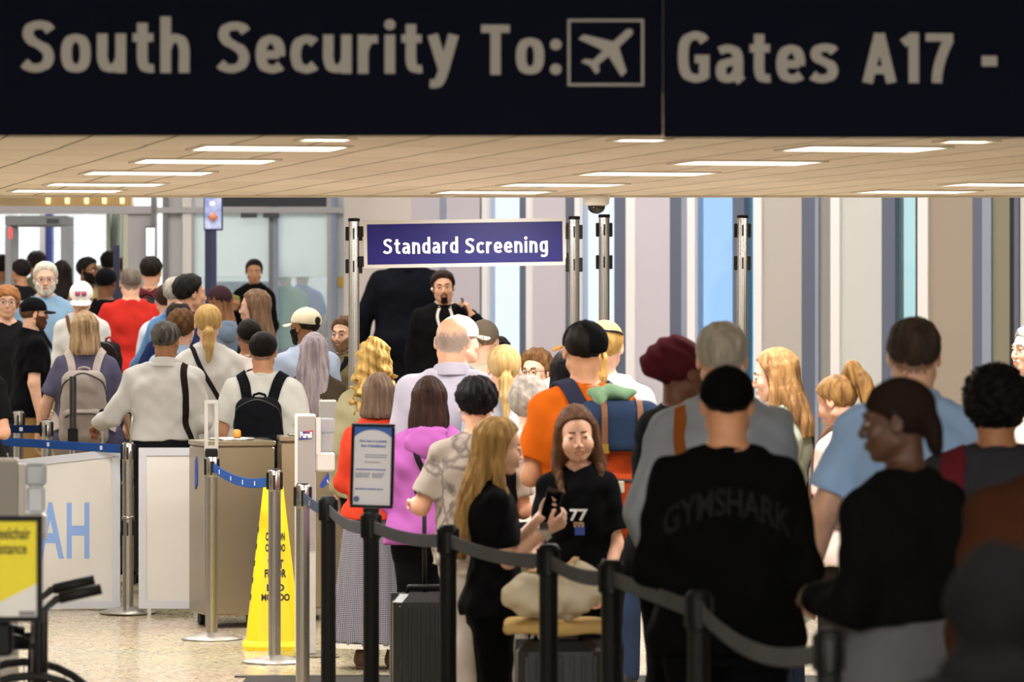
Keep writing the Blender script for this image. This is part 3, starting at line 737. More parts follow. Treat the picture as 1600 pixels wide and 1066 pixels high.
def person(label, px, top, s, yaw=0, sex='m', skin_='#c99b80', hair=('short', '#3a2a20'), shirt=None, legs=None, hat=None, shoes='#202022', eyes='#4a3524', extra_top=None, group=None, glasses=None, beard=None, stub=None, stubtop=None, share=None, H=None, hq=1.0, key=None, extras=None, neckl=None, **fig):
    """one traveller: the figure itself, with hair and clothing as its parts"""
    X, Y, _ = at(px, s, top); ztop = HC - (top - HY) / s; g = fz(Y)
    F = Fig(sex=sex, **fig)
    ext = extra_top if extra_top is not None else ((.010 if hat else {'buzz': .004, 'ring': 0, 'afro': .045, 'curls': .024, 'fluffy': .026, 'thick': .028}.get(hair[0] if hair else 'ring', .014)))
    HH = H if H else ztop - g
    k = HH / (F.crown + ext - max(0, F.lean) * 0)
    hx = F.fromhead(A3([[0, -.01, .03]]))[0] * k
    ya = math.radians(yaw)
    # the head, not the feet, is what the pixel column names
    X -= hx[0] * math.cos(ya) - hx[1] * math.sin(ya); Yb = Y - (hx[0] * math.sin(ya) + hx[1] * math.cos(ya)); Yf = Yb
    fine = s > 230
    hh = .0034 if F.face and fine else .0062 if fine else .008
    hc = F.relean(A3([F.hc]))[0]
    fx, fy, fzz = [(hc[0] - .105 * F.hs, hc[0] + .105 * F.hs, hh)], [(hc[1] - .13 * F.hs, hc[1] + .13 * F.hs, hh)], [(hc[2] - .135 * F.hs, hc[2] + .125 * F.hs, hh)]
    lo, hi = np.array([-.3, -.2, -.005], f32), np.array([.3, .25, F.crown + .03], f32)
    for i, a in enumerate(F.arms):
        m = A3(1 if i == 0 else -1, 1, 1); E, Wp, Hd = [F.relean(A3([v * m]))[0] for v in (a['E'], a['W'], a['W'] + a['H'] * .1)]
        for v in (E, Wp, Hd): lo = np.minimum(lo, v - .11); hi = np.maximum(hi, v + .11)
        if F.hands[i]:
            hf = .0050 if fine else .007
            for ax_, lst in enumerate((fx, fy, fzz)): lst.append((Hd[ax_] - .11, Hd[ax_] + .11, hf))
    lo[2] = -.005
    V, Q = nets(F.body_sdf, axis(lo[0], hi[0], .014, fx), axis(lo[1], hi[1], .014, fy), axis(lo[2], hi[2], .014, fzz))
    fc = V[Q].mean(1); q = F.tohead(fc); mi = np.zeros(len(Q), int)
    mats = [skin(skin_)]
    if F.face:
        c = lin(skin_); mats.append(lipm('#%02x%02x%02x' % tuple(int(max(0, min(255, v))) for v in (int(skin_[1:3], 16) * .90, int(skin_[3:5], 16) * .76, int(skin_[5:7], 16) * .77))))
        mi[((q[:, 0] / .0225) ** 2 + ((q[:, 2] + .0662) / .0105) ** 2 < 1) & (q[:, 1] > .07)] = 1
    if stub:   # cropped hair on the scalp itself
        mats.append(skin(stub)); b = np.interp(q[:, 1], [a for a, _ in BUZZ], [v for _, v in BUZZ])
        mi[(q[:, 2] > b + np.random.RandomState(5).normal(0, .006, len(q))) & ((stubtop is None) | (q[:, 2] < (stubtop or 9) - .5 * np.maximum(0, q[:, 1] + .02) + np.random.RandomState(6).normal(0, .012, len(q)))) & (np.linalg.norm(q - A3(0, -.01, .02), axis=1) < .14) & (np.abs(q[:, 0]) < .081)] = len(mats) - 1
    me = np_mesh('person', V * k, Q, mats, mi)
    root = bpy.data.objects.new('person', me); C.objects.link(root)
    root.location = (X, Yf, fz(Yf)); root.rotation_euler = (0, 0, ya)
    tag(root, label, 'person', group)
    F.root, F.k = root, k; FIGS[key or label] = F
    rng = abs(hash((px, top))) % 1000 / 160.0
    ph = (px * 7 + top * 3) % 97 / 15.0
    F.top_sdf = F.body_sdf
    hl = .0052 if fine else .008
    # hair / hat
    if hair:
        hk = dict(hair[3]) if len(hair) > 3 else {}
        if hat and hair[0] in ('short', 'side', 'thick', 'buzz', 'nape'): hk['t'] = .004
        f, hl0, hl1 = hair_fn(hair[0], **hk)
        if hat: f_ = f; f = lambda q, f_=f_: smax(f_(q), ell(q, (0, -.014, .034), (.086, .105, .2)) * 0 + np.where(q[:, 2] > .03, q[:, 2] - .075, -1), .01) if False else f_(q)
        V, Q = nets(f, axis(hl0[0], hl1[0], hl), axis(hl0[1], hl1[1], hl), axis(hl0[2], hl1[2], hl))
        child('hair', F.fromhead(V), Q, hairm(hair[1], hair[2] if len(hair) > 2 else None), root, k)
    if hat:
        f, a, b = hat_fn(hat[0])
        if hat[0] in ('cap', 'capback') and hair: pass
        hy = hat[3] if len(hat) > 3 else 0.0
        Rz = np.array(Matrix.Rotation(math.radians(hy), 3, 'Z'), f32)
        V, Q = nets(f, axis(a[0], b[0], .006), axis(a[1], b[1], .006), axis(a[2], b[2], .006))
        nm = {'cap': 'baseball_cap', 'capback': 'baseball_cap', 'beanie': 'beanie', 'wrap': 'head_wrap', 'durag': 'head_scarf', 'hood': 'hood'}[hat[0]]
        h = child(nm, F.fromhead(V @ Rz.T), Q, fabric(hat[1], bump=.15), root, k)
        if hat[0] in ('cap', 'capback'):
            V, Q = nets(visor_sdf, axis(-.1, .1, .006), axis(.04, .18, .006), axis(-.05, .06, .0035))
            child('visor', F.fromhead(V @ Rz.T), Q, fabric(hat[2] if len(hat) > 2 and hat[2] else hat[1], bump=.1), h, k)
    # eyes, brows
    if F.face:
        for sg in (-1, 1):
            b = MB(); n, m_ = 14, 10; vs = []; fs = []; mm = []
            for i in range(m_ + 1):
                t_ = PI * i / m_
                for j in range(n):
                    a_ = 2 * PI * j / n; vs.append(A3(math.sin(t_) * math.cos(a_), math.cos(t_), math.sin(t_) * math.sin(a_)) * .0117)
            look = np.array(Matrix.Rotation(math.radians(-18 * F.squint), 3, 'X'), f32)
            vv = np.array(vs, f32) @ look.T + A3(sg * .0315, .0748, .0005)
            vv = F.fromhead(vv) * k
            for i in range(m_):
                for j in range(n): fs.append((i * n + j, i * n + (j + 1) % n, (i + 1) * n + (j + 1) % n, (i + 1) * n + j)); mm.append(2 if i < 1 else 1 if i < 2 else 0)
            b.v = [tuple(v) for v in vv]; b.f = [list(x) for x in fs]; b.m = mm; b.sm = [True] * len(fs)
            b.build('eye', [P('eye_white', '#b4ada6', .4), P('iris', eyes, .2), P('pupil', '#0c0a0a', .1)], root)
            brow = A3([(sg * .014, .10, .0235), (sg * .032, .10, .0305), (sg * .049, .08, .0265)])
            qq, gg = cling(lambda p: F.head_sdf(p) / F.hs, brow, .0005, 10)
            MB().ribbon(F.fromhead(qq) * k, gg @ F.R.T, (.0085 if sex == 'm' else .0058) * k * F.hs, .003, 0).build('eyebrow', hairm(hair[1] if hair else '#5b4a3c'), root)
    if beard:
        def fb(q):
            d = F.head_sdf(q) / F.hs - .004; d = d + streak(q, .0012, 40)
            d = smax(d, -(np.interp(np.abs(q[:, 0]), [0, .025, .05, .08], [-.052, -.05, -.03, .0]).astype(f32) - q[:, 2]) * .8, .004)
            d = smax(d, -ell(q, (0, .10, -.066), (.021, .03, .009)), .003); d = smax(d, -q[:, 1] - .002, .004)
            if beard[1:] and beard[1] == 'goatee': d = smax(d, np.abs(q[:, 0]) - .026, .004)
            return smax(d, -.125 - q[:, 2], .004)
        V, Q = nets(fb, axis(-.09, .09, .0045), axis(-.02, .13, .0045), axis(-.135, .02, .0045))
        child('beard', F.fromhead(V), Q, hairm(beard[0]), root, k)
    if glasses:
        b = MB()
        for sg in (-1, 1):
            pts = [(sg * .0325 + .024 * math.copysign(abs(math.cos(t)) ** .7, math.cos(t)), .102, .0 + .0175 * math.copysign(abs(math.sin(t)) ** .7, math.sin(t))) for t in np.linspace(0, 2 * PI, 21)]
            b.tube(pts, .0022, 6); b.tube([(sg * .056, .101, .006), (sg * .078, .05, .008), (sg * .081, -.012, .004)], .002, 6)
        b.tube([(-.009, .103, .004), (0, .106, .007), (.009, .103, .004)], .002, 6)
        b.v = [tuple(v) for v in F.fromhead(np.array(b.v, f32)) * k]; gl = b.build('glasses', P('glasses_frame', glasses, .3), root)
        if glasses != '#8a8d92':
            pass
    # clothing
    F.sh = None
    if shirt:
        d = dict(shirt); kind = d.pop('kind', 'tee'); col = d.pop('col'); fk = d.pop('fab', {}); nmv = d.pop('name', None)
        base = {'tee': dict(o=.016, sleeve='short', hem=.84, fold=.0045, loose=.02), 'polo': dict(o=.016, sleeve='short', hem=.84, fold=.004, loose=.015), 'dress_shirt': dict(o=.016, sleeve='long', hem=.93, fold=.0045, loose=.02),
                'sweater': dict(o=.018, sleeve='long', hem=.84, fold=.005, loose=.02), 'jacket': dict(o=.028, sleeve='long', hem=.80, fold=.005, loose=.02, so=.02), 'hoodie': dict(o=.024, sleeve='long', hem=.80, fold=.006, loose=.03, so=.02),
                'tank': dict(o=.010, sleeve='none', hem=.86, fold=.003)}[kind]
        base.update(d); base.setdefault('ph', ph)
        fs_ = lambda p: F.shirt_sdf(p, **base)
        F.sh = fs_; F.top_sdf = lambda p: np.minimum(fs_(p), F.body_sdf(p))
        hs_ = .0085 if fine else .012
        slo, shi = lo.copy(), hi.copy(); slo[2] = base['hem'] - .05; shi[2] = 1.58
        V, Q = nets(fs_, axis(slo[0], shi[0], hs_), axis(slo[1] - .02, shi[1], hs_), axis(slo[2], shi[2], hs_))
        nm = nmv or {'tee': 'shirt', 'polo': 'polo_shirt', 'dress_shirt': 'shirt', 'sweater': 'sweater', 'jacket': 'jacket', 'hoodie': 'hoodie', 'tank': 'top'}[kind]
        so = child(nm, V, Q, fabric(col, **fk), root, k); F.shirt_ob = so
        nr = (.060 if sex == 'm' else .052) * (1 + (F.w - 1) * .6) * (1 + (F.hs - 1) * .3)
        if kind in ('polo', 'dress_shirt', 'jacket'):
            def fcol(p):
                u = F.unlean(p); zz = u[:, 2] + .25 * np.clip(u[:, 1], -.1, .1); r = np.sqrt(u[:, 0] ** 2 + (u[:, 1] + .012) ** 2)
                rr = nr + .010 + (1.515 - zz) * .35
                d = np.maximum(np.abs(r - rr) - .007, np.maximum(1.452 - zz, zz - 1.518)); return smax(d, -seg(u, (0, .12, 1.40), (0, .10, 1.56), .028, .05), .004)
            V, Q = nets(fcol, axis(-.13, .13, .006), axis(-.14, .16, .006), axis(1.40, 1.58, .006)); child('collar', V, Q, fabric(col, **fk), so, k)
        elif kind == 'hoodie' and not (hat and hat[0] == 'hood'):
            def fhood(p):
                u = F.unlean(p); d = ell(u, (0, -.115, 1.40), (.125, .055, .085)); d = smin(d, ell(u, (0, -.07, 1.475), (.115, .07, .035)), .03)
                return smax(d, -seg(u, (0, -.02, 1.43), (0, .02, 1.7), nr + .008, nr + .02), .012) + wob(u, .005, 1.3, ph)
            V, Q = nets(fhood, axis(-.17, .17, .008), axis(-.2, .1, .008), axis(1.28, 1.56, .008)); child('hood', V, Q, fabric(col, **fk), so, k)
        elif kind in ('tee', 'sweater'):
            fr = lambda p: np.maximum(np.abs(np.sqrt(F.unlean(p)[:, 0] ** 2 + (F.unlean(p)[:, 1] + .010 - (1.475 - F.unlean(p)[:, 2]) * 0) ** 2) - nr - .010) - .006, np.abs(F.unlean(p)[:, 2] - 1.462 + .38 * np.clip(F.unlean(p)[:, 1], -.1, .12)) - .011)
            V, Q = nets(fr, axis(-.12, .12, .006), axis(-.12, .14, .006), axis(1.38, 1.53, .006)); child('neckband', V, Q, fabric(col, **fk), so, k)
    if legs:
        d = dict(legs); kind = d.pop('kind', 'trousers'); col = d.pop('col'); fk = d.pop('fab', {})
        fl = (lambda p: F.skirt_sdf(p, **d)) if kind == 'skirt' else (lambda p: F.trousers_sdf(p, ph=ph, **d))
        F.legs = fl; w_ = .42 if kind == 'skirt' else .28
        V, Q = nets(fl, axis(-w_, w_, .011), axis(-.36 if kind == 'skirt' else -.25, .36 if kind == 'skirt' else .25, .011), axis(0, 1.08, .012))
        lo_ = child('skirt' if kind == 'skirt' else 'shorts' if d.get('hem', 0) > .3 else 'trousers', V, Q, fabric(col, **fk), root, k)
        F.legs_ob = lo_
    if shoes:
        V, Q = shoe_mesh()
        for sg in (1, -1):
            VV = V * A3(sg, 1, 1) + A3(sg * (F.stance * 1.04 + .004), 0, 0)
            child('shoe', VV, Q if sg > 0 else Q[:, ::-1], P('shoe_leather', shoes, .55, bump=.1), root, k)
    F.Y = Yf
    if neckl:
        pass
    return F

# ------------------------------------------------------------------ the setting
def struct(o, label=None):
    o['kind'] = 'structure'
    if label: o['label'] = label
    return o
# floor: pale terrazzo, glossy
def terrazzo():
    m = bpy.data.materials.new('terrazzo'); m.use_nodes = True; n, L = m.node_tree.nodes, m.node_tree.links; p = n['Principled BSDF']
    t = n.new('ShaderNodeTexCoord'); v = n.new('ShaderNodeTexVoronoi'); v.inputs['Scale'].default_value = 55; L.new(t.outputs['Object'], v.inputs['Vector'])
    r = n.new('ShaderNodeValToRGB'); e = r.color_ramp.elements
    e[0].color = (*lin('#7a6c54'), 1); e[1].color = (*lin('#bdb092'), 1); e[0].position = 0; e[1].position = .35
    sp_ = n.new('ShaderNodeSeparateXYZ'); L.new(v.outputs['Color'], sp_.inputs[0]); L.new(sp_.outputs[0], r.inputs[0]); x = e.new(.75); x.color = (*lin('#b3a68a'), 1); x = e.new(1.0); x.color = (*lin('#d2c8b0'), 1)
    nz = n.new('ShaderNodeTexNoise'); nz.inputs['Scale'].default_value = 1.2; L.new(t.outputs['Object'], nz.inputs['Vector'])
    mx = n.new('ShaderNodeMixRGB'); mx.blend_type = 'MULTIPLY'; mx.inputs[0].default_value = .25; L.new(r.outputs[0], mx.inputs[1]); L.new(nz.outputs['Color'], mx.inputs[2])
    L.new(mx.outputs[0], p.inputs['Base Color']); p.inputs['Roughness'].default_value = .22; p.inputs['Specular IOR Level'].default_value = .5
    return m
b = MB(); ys_ = [0, 25.5, 42.0, 62.0]
vs = []
for y in ys_: vs += [(-9, y, fz(y)), (9, y, fz(y))]
for y in ys_: vs += [(-9, y, -.3), (9, y, -.3)]
b.add(vs, [(2 * i, 2 * i + 1, 2 * i + 3, 2 * i + 2) for i in range(3)] + [(8 + 2 * i, 8 + 2 * i + 2, 8 + 2 * i + 3, 8 + 2 * i + 1) for i in range(3)] + [(0, 8, 9, 1), (6, 7, 15, 14)] + [(2 * i, 2 * i + 2, 10 + 2 * i, 8 + 2 * i) for i in range(3)] + [(2 * i + 1, 9 + 2 * i, 11 + 2 * i, 2 * i + 3) for i in range(3)])
struct(b.build('floor', terrazzo()))
struct(MB().box(-1.30, 8.9, 21.2, 21.95, 0.0, .006).build('floor_carpet', P('carpet', '#2b2826', .95, var=.3, vs=300, bump=.5, bs=500)))
struct(MB().box(-1.36, 8.9, 21.95, 22.02, 0.0, .008).build('trim_1', P('floor_strip', '#4a4540', .4, metal=.6)))

# low ceiling: sagging beige boards, laid askew to the view
def boards():
    m = bpy.data.materials.new('ceiling_boards'); m.use_nodes = True; n, L = m.node_tree.nodes, m.node_tree.links; p = n['Principled BSDF']
    t = n.new('ShaderNodeTexCoord'); mp = n.new('ShaderNodeMapping'); mp.inputs['Rotation'].default_value = (0, 0, math.radians(-101.7)); L.new(t.outputs['Object'], mp.inputs[0])
    wn = n.new('ShaderNodeTexNoise'); wn.inputs['Scale'].default_value = .9; L.new(mp.outputs[0], wn.inputs['Vector'])
    mv = n.new('ShaderNodeMixRGB'); mv.blend_type = 'LINEAR_LIGHT'; mv.inputs[0].default_value = .02; L.new(mp.outputs[0], mv.inputs[1]); L.new(wn.outputs['Color'], mv.inputs[2])
    br = n.new('ShaderNodeTexBrick'); L.new(mv.outputs[0], br.inputs['Vector'])
    br.inputs['Scale'].default_value = 1.0; br.inputs['Brick Width'].default_value = 1.25; br.inputs['Row Height'].default_value = .31; br.inputs['Mortar Size'].default_value = .006; br.inputs['Mortar Smooth'].default_value = .1
    br.inputs['Color1'].default_value = (*lin('#f6ebe0'), 1); br.inputs['Color2'].default_value = (*lin('#ecdfd3'), 1); br.inputs['Mortar'].default_value = (*lin('#5d4a35'), 1)
    L.new(br.outputs['Color'], p.inputs['Base Color']); p.inputs['Roughness'].default_value = .75; p.inputs['Specular IOR Level'].default_value = .3
    nz = n.new('ShaderNodeTexNoise'); nz.inputs['Scale'].default_value = 2.2; L.new(mp.outputs[0], nz.inputs['Vector'])
    bp = n.new('ShaderNodeBump'); bp.inputs['Strength'].default_value = .5; bp.inputs['Distance'].default_value = .05; L.new(nz.outputs['Fac'], bp.inputs['Height']); L.new(bp.outputs[0], p.inputs['Normal'])
    return m
struct(MB().box(-8.9, 8.9, 13.3, EDGE_Y, LOWZ, LOWZ + .12).build('ceiling', boards()))
struct(MB().box(-8.9, 8.9, EDGE_Y, EDGE_Y + .05, LOWZ - .012, LOWZ + .10).build('trim_2', P('ceiling_edge', '#d6cdbc', .6)))
WHITE = P('wall_paint', '#d9d8d6', .8)
struct(MB().box(-8.9, 8.9, EDGE_Y + .05, EDGE_Y + .20, LOWZ + .1, 6.0).build('wall_fascia', WHITE))
struct(MB().box(-8.9, 8.9, 13.25, 13.38, LOWZ, 3.6).build('wall_soffit', WHITE))
struct(MB().box(-9, 9, 0, 13.3, 3.5, 3.6).build('ceiling_near', WHITE))
struct(MB().box(-9, 9, EDGE_Y + .1, 60, 6.0, 6.1).build('ceiling_hall', WHITE))
struct(MB().box(-9.1, -8.9, 0, 60, -.2, 6.0).build('wall_left', WHITE))
struct(MB().box(8.9, 9.1, 0, 33.0, -.2, 6.0).build('wall_right', P('wall_dark', '#8a8682', .8)))
struct(MB().box(-9, 9, -.1, 0.0, -.2, 3.6).build('wall_front', WHITE))

# lamps: recessed panels in the low ceiling, each a fixture with its own light
DIFF = P('lamp_diffuser', '#fff4e6', .5, emit='#fff1df', es=5.0)
FR = P('lamp_frame', '#d8d2c6', .5)
TH = math.radians(11.7)
def ceiling_light(px, py, label, z=LOWZ, wx=.56, wy=.46, power=None, loc=None, group=None, rz=TH):
    if loc is None:
        s = (HY - py) / (z - HC); loc = at(px, s, z=z)
    r = empty('ceiling_light', (loc[0], loc[1], z), rz); tag(r, label, 'light', group)
    f = MB(); t = .022
    for q in ((-wx / 2 - t, wx / 2 + t, -wy / 2 - t, -wy / 2), (-wx / 2 - t, wx / 2 + t, wy / 2, wy / 2 + t), (-wx / 2 - t, -wx / 2, -wy / 2, wy / 2), (wx / 2, wx / 2 + t, -wy / 2, wy / 2)): f.box(*q, -.008, .0)
    f.build('frame', FR, r); MB().box(-wx / 2, wx / 2, -wy / 2, wy / 2, -.005, .0).build('diffuser', DIFF, r)
    l = ceil_lamp(0, 0, -.012, wx * .95, wy * .95, power or LOW_LAMP, (1, .985, .97) if z > 5 else (1, .965, .925)); l.parent = r
    return r
rows = ['nearest the navy overhead sign', 'second from the navy overhead sign', 'third from the navy overhead sign', 'fourth from the navy overhead sign', 'at the far edge of the ceiling']
for i, (x, y) in enumerate([(420, 230), (320, 250.5), (231, 269), (164, 287), (104, 297)]): ceiling_light(x, y, 'square lit ceiling panel in the left row, ' + rows[i], group='ceiling lights of the left row')
for i, (x, y) in enumerate([(1349, 231), (1167, 253), (1010, 270), (879, 287.5), (771, 299)]): ceiling_light(x, y, 'square lit ceiling panel in the middle row, ' + rows[i], group='ceiling lights of the middle row')
for i, (x, y) in enumerate([(1575, 287), (1432, 298.5)]): ceiling_light(x, y, 'square lit ceiling panel at the right, ' + ('nearer of the two' if i == 0 else 'by the ceiling edge'), group='ceiling lights of the right row')
for i, (x, y) in enumerate([(508, 216.5), (1000, 217), (1510, 219.5)]): ceiling_light(x, y, 'lit ceiling panel half hidden by the navy sign, ' + ('above the letters To' if i == 0 else 'over the plane icon' if i == 1 else 'under A17'), wx=.17, wy=.17, power=6, group='ceiling lights behind the sign')
for x in (-3.6, 0.2, 4.0):
    for y in (2.4, 5.4): ceiling_light(0, 0, 'added fill light panel, out of view, over the near end of the queue', z=3.5, wx=1.2, wy=.6, power=NEAR_FILL, loc=(x, y), group='added fill lights of the near ceiling', rz=0)  # unseen panels added as frontal fill for the near queue
for x in (-6, -2.2, 1.6):
    for y in (28.5, 33.5, 38.5): ceiling_light(0, 0, 'large added fill light panel, out of view, high up in the hall ceiling', z=6.0, wx=2.4, wy=1.6, power=HALL_FILL, loc=(x, y), group='added fill lights of the hall ceiling', rz=0)  # unseen panels added to light the hall from above
for x in (-6, -2.2): ceiling_light(0, 0, 'large added fill light panel, out of view, high up beyond the glass partition', z=6.0, wx=2.4, wy=1.6, power=HALL_FILL * 3.2, loc=(x, 50), group='added fill lights beyond the partition', rz=0)  # unseen panels added to brighten what lies behind the glass

# the window wall on the right, running away to the left
WA, WB = np.array([(575 - 800) / FPX * 43.0, 43.0]), np.array([(1610 - 800) / FPX * 36.0, 36.0])
WD = (WB - WA) / np.linalg.norm(WB - WA); WN = np.array([WD[1], -WD[0]])     # towards the room
WANG = math.atan2(WD[1], WD[0])
def wpos(px):
    k = (px - 800) / FPX; d = WB - WA       # WA + t d with x = k y
    t = (k * WA[1] - WA[0]) / (d[0] - k * d[1]); return t * np.linalg.norm(d)
def wallbox(px0, px1, out0, out1, z0, z1, name, mat, parent=None):
    u0, u1 = wpos(px0), wpos(px1)
    o = MB().box(u0, u1, -out1, -out0, z0, z1).build(name, mat, parent)
    if parent is None: o.location = (WA[0], WA[1], 0); o.rotation_euler = (0, 0, WANG)
    return o
def glass(name, tint, frost=.0, gl=.08):
    m = bpy.data.materials.new(name); m.use_nodes = True; n, L = m.node_tree.nodes, m.node_tree.links; n.clear()
    o = n.new('ShaderNodeOutputMaterial'); t = n.new('ShaderNodeBsdfTransparent'); t.inputs[0].default_value = (*lin(tint), 1)
    g = n.new('ShaderNodeBsdfGlossy'); g.inputs['Roughness'].default_value = .08; m1 = n.new('ShaderNodeMixShader'); m1.inputs[0].default_value = gl
    L.new(t.outputs[0], m1.inputs[1]); L.new(g.outputs[0], m1.inputs[2]); last = m1
    if frost:
        tr = n.new('ShaderNodeBsdfTranslucent'); tr.inputs[0].default_value = (*lin(tint), 1); df = n.new('ShaderNodeBsdfDiffuse'); df.inputs[0].default_value = (*lin(tint), 1)
        m3 = n.new('ShaderNodeMixShader'); m3.inputs[0].default_value = .5; L.new(tr.outputs[0], m3.inputs[1]); L.new(df.outputs[0], m3.inputs[2])
        m2 = n.new('ShaderNodeMixShader'); m2.inputs[0].default_value = frost; L.new(last.outputs[0], m2.inputs[1]); L.new(m3.outputs[0], m2.inputs[2]); last = m2
    L.new(last.outputs[0], o.inputs[0]); return m
SLATE = P('slate_frame', '#5b6378', .5); LSLATE = P('light_slate_frame', '#8e97ac', .5); WTRIM = P('white_trim', '#e8e6ea', .6)
LAV = P('lavender_panel', '#c2bdca', .75); GREYP = P('grey_panel', '#b3aeab', .75); TAUPE = P('taupe_panel', '#9d9083', .75); PALEP = P('pale_panel', '#c6c9c9', .7); OLIVE = P('olive_panel', '#85806f', .75); BLACKF = P('black_frame', '#0c0d10', .4); BEIGEP = P('cream_panel', '#d3cbc8', .75); MID = P('mid_grey_panel', '#8c8b8c', .7)
GB = glass('window_glass_pale', '#eef4fc', .06); GBL = glass('window_glass_blue', '#c6dbf0', .08); GCY = glass('window_glass_cyan', '#bfe4f2', .08); GTQ = glass('window_glass_green', '#d2e4e4', .1)
strips = [(540, 645, 'p', BEIGEP, .02), (645, 692, 'p', LAV, .02), (692, 700, 'm', LSLATE, .04), (700, 755, 'p', LAV, .02), (755, 758, 'm', SLATE, .04), (758, 766, 'm', WTRIM, .04), (766, 817, 'w', GB, 0), (817, 827, 'm', SLATE, .04), (827, 835, 'm', WTRIM, .04), (835, 889, 'p', LAV, .02),
          (889, 903, 'm', SLATE, .04), (903, 911, 'm', WTRIM, .04), (911, 965, 'w', GB, 0), (965, 983, 'm', SLATE, .04), (983, 997, 'm', WTRIM, .04), (997, 1052, 'p', LAV, .02), (1052, 1070, 'm', SLATE, .04), (1070, 1079, 'm', LSLATE, .04), (1079, 1091, 'm', WTRIM, .04), (1091, 1150, 'w', GBL, 0),
          (1150, 1168, 'm', SLATE, .04), (1168, 1183, 'w', GCY, 0), (1183, 1195, 'm', WTRIM, .04), (1195, 1258, 'p', GREYP, .02), (1258, 1279, 'm', SLATE, .04), (1279, 1284, 'm', LSLATE, .04), (1284, 1303, 'p', MID, .02), (1303, 1317, 'm', WTRIM, .04), (1317, 1383, 'p', PALEP, .02), (1383, 1404, 'm', SLATE, .04),
          (1404, 1436, 'w', GTQ, 0), (1436, 1439, 'm', BLACKF, .04), (1439, 1455, 'm', WTRIM, .04), (1455, 1525, 'p', TAUPE, .02), (1525, 1540, 'm', SLATE, .04), (1540, 1554, 'm', LSLATE, .04), (1554, 1583, 'p', OLIVE, .02), (1583, 1590, 'm', BLACKF, .04), (1590, 1597, 'm', SLATE, .04), (1597, 2900, 'p', WHITE, .02)]
nwin = 0; ntr = 2
for x0, x1, kd, mat, out in strips:
    if kd == 'p': struct(wallbox(x0, x1, -.06, out, -.2, 6.0, 'wall_right', mat))
    elif kd == 'm': ntr += 1; struct(wallbox(x0, x1, -.06, out, -.2, 6.0, 'trim_%d' % ntr, mat))
    else:
        nwin += 1; w = empty('window_%d' % nwin, (WA[0], WA[1], 0), WANG); struct(w)
        wallbox(x0, x1, -.01, .005, .95, 5.6, 'pane', mat, w)
        wallbox(x0, x1, -.06, .015, -.2, .95, 'window_apron', SLATE, w); wallbox(x0, x1, -.06, .02, 5.6, 6.0, 'window_head', WTRIM, w)

# the glass partition and the far windows at the back on the left
def sbox(px0, px1, y, th, py0, py1, name, mat, parent=None, kind='structure'):
    s = FPX / y; z1 = HC - (py0 - HY) / s; z0 = HC - (py1 - HY) / s
    o = MB().box((px0 - 800) / s, (px1 - 800) / s, y, y + th, z0, z1).build(name, mat, parent)
    if parent is None and kind: o['kind'] = kind
    return o
ALU = P('aluminium_frame', '#a9a8ac', .35, metal=.5); ALUD = P('dark_aluminium', '#7c7c80', .4, metal=.5); WHITEP = P('white_post', '#e9e6e2', .6)
nt_ = [ntr]
def trim(*a):
    nt_[0] += 1; return sbox(*a[:6], 'trim_%d' % nt_[0], a[6])
PY = 45.0
FLO = 670
trim(-80, 245, PY, .18, 322, 334, ALU); trim(245, 560, PY - .05, .16, 324, 333, ALU)
for x0, x1, m_ in ((236, 244, ALUD), (254, 262, ALUD), (285, 299, WHITEP), (299, 303, ALU), (420, 427, ALUD), (427, 434, LSLATE), (511, 518, ALU), (518, 526, LSLATE), (545, 556, ALUD), (556, 562, ALU), (566, 574, ALUD)):
    trim(x0, x1, PY - .02, .14, 300, FLO, m_)
struct(sbox(200, 236, PY + .05, .08, 333, FLO, 'wall_partition', P('partition_grey', '#bdbcc0', .6)))
struct(sbox(262, 285, PY + .05, .06, 308, FLO, 'door_1', P('door_grey', '#c4c3c8', .6)))
struct(sbox(526, 545, PY + .05, .06, 308, FLO, 'door_2', P('door_pale', '#c9ced2', .5)))
struct(sbox(574, 592, 43.2, .06, 300, FLO, 'wall_return', BEIGEP))
GF = glass('frosted_film', '#e6eef0', .7, .05); GC = glass('clear_glass', '#dfe7ea', .22, .05)
for i, (x0, x1) in enumerate(((303, 420), (434, 511))):
    nwin += 1; w = empty('window_%d' % nwin, (0, 0, 0)); struct(w)
    sbox(x0, x1, PY + .04, .012, 333, 433, 'frosted_pane', GF, w); sbox(x0, x1, PY + .04, .012, 433, FLO, 'clear_pane', GC, w)
    sbox(x0, x1, PY + .02, .06, 300, 324, 'top_pane', P('top_panel', '#d6d8dc', .5), w)
for x0 in (377, 412): tag(MB().box(0, .16, -.06, 0, -.05, 0).build('door_closer', P('dark_metal', '#4a4a4e', .4, metal=.6), loc=((x0 - 800) / 155.6, PY - .06, HC - (333 - HY) / 155.6)), 'dark door closer under the partition beam, ' + ('nearer the monitor' if x0 == 377 else 'nearer the middle post'), 'door closer', 'door closers')
BY = 53.0; bs_ = FPX / BY
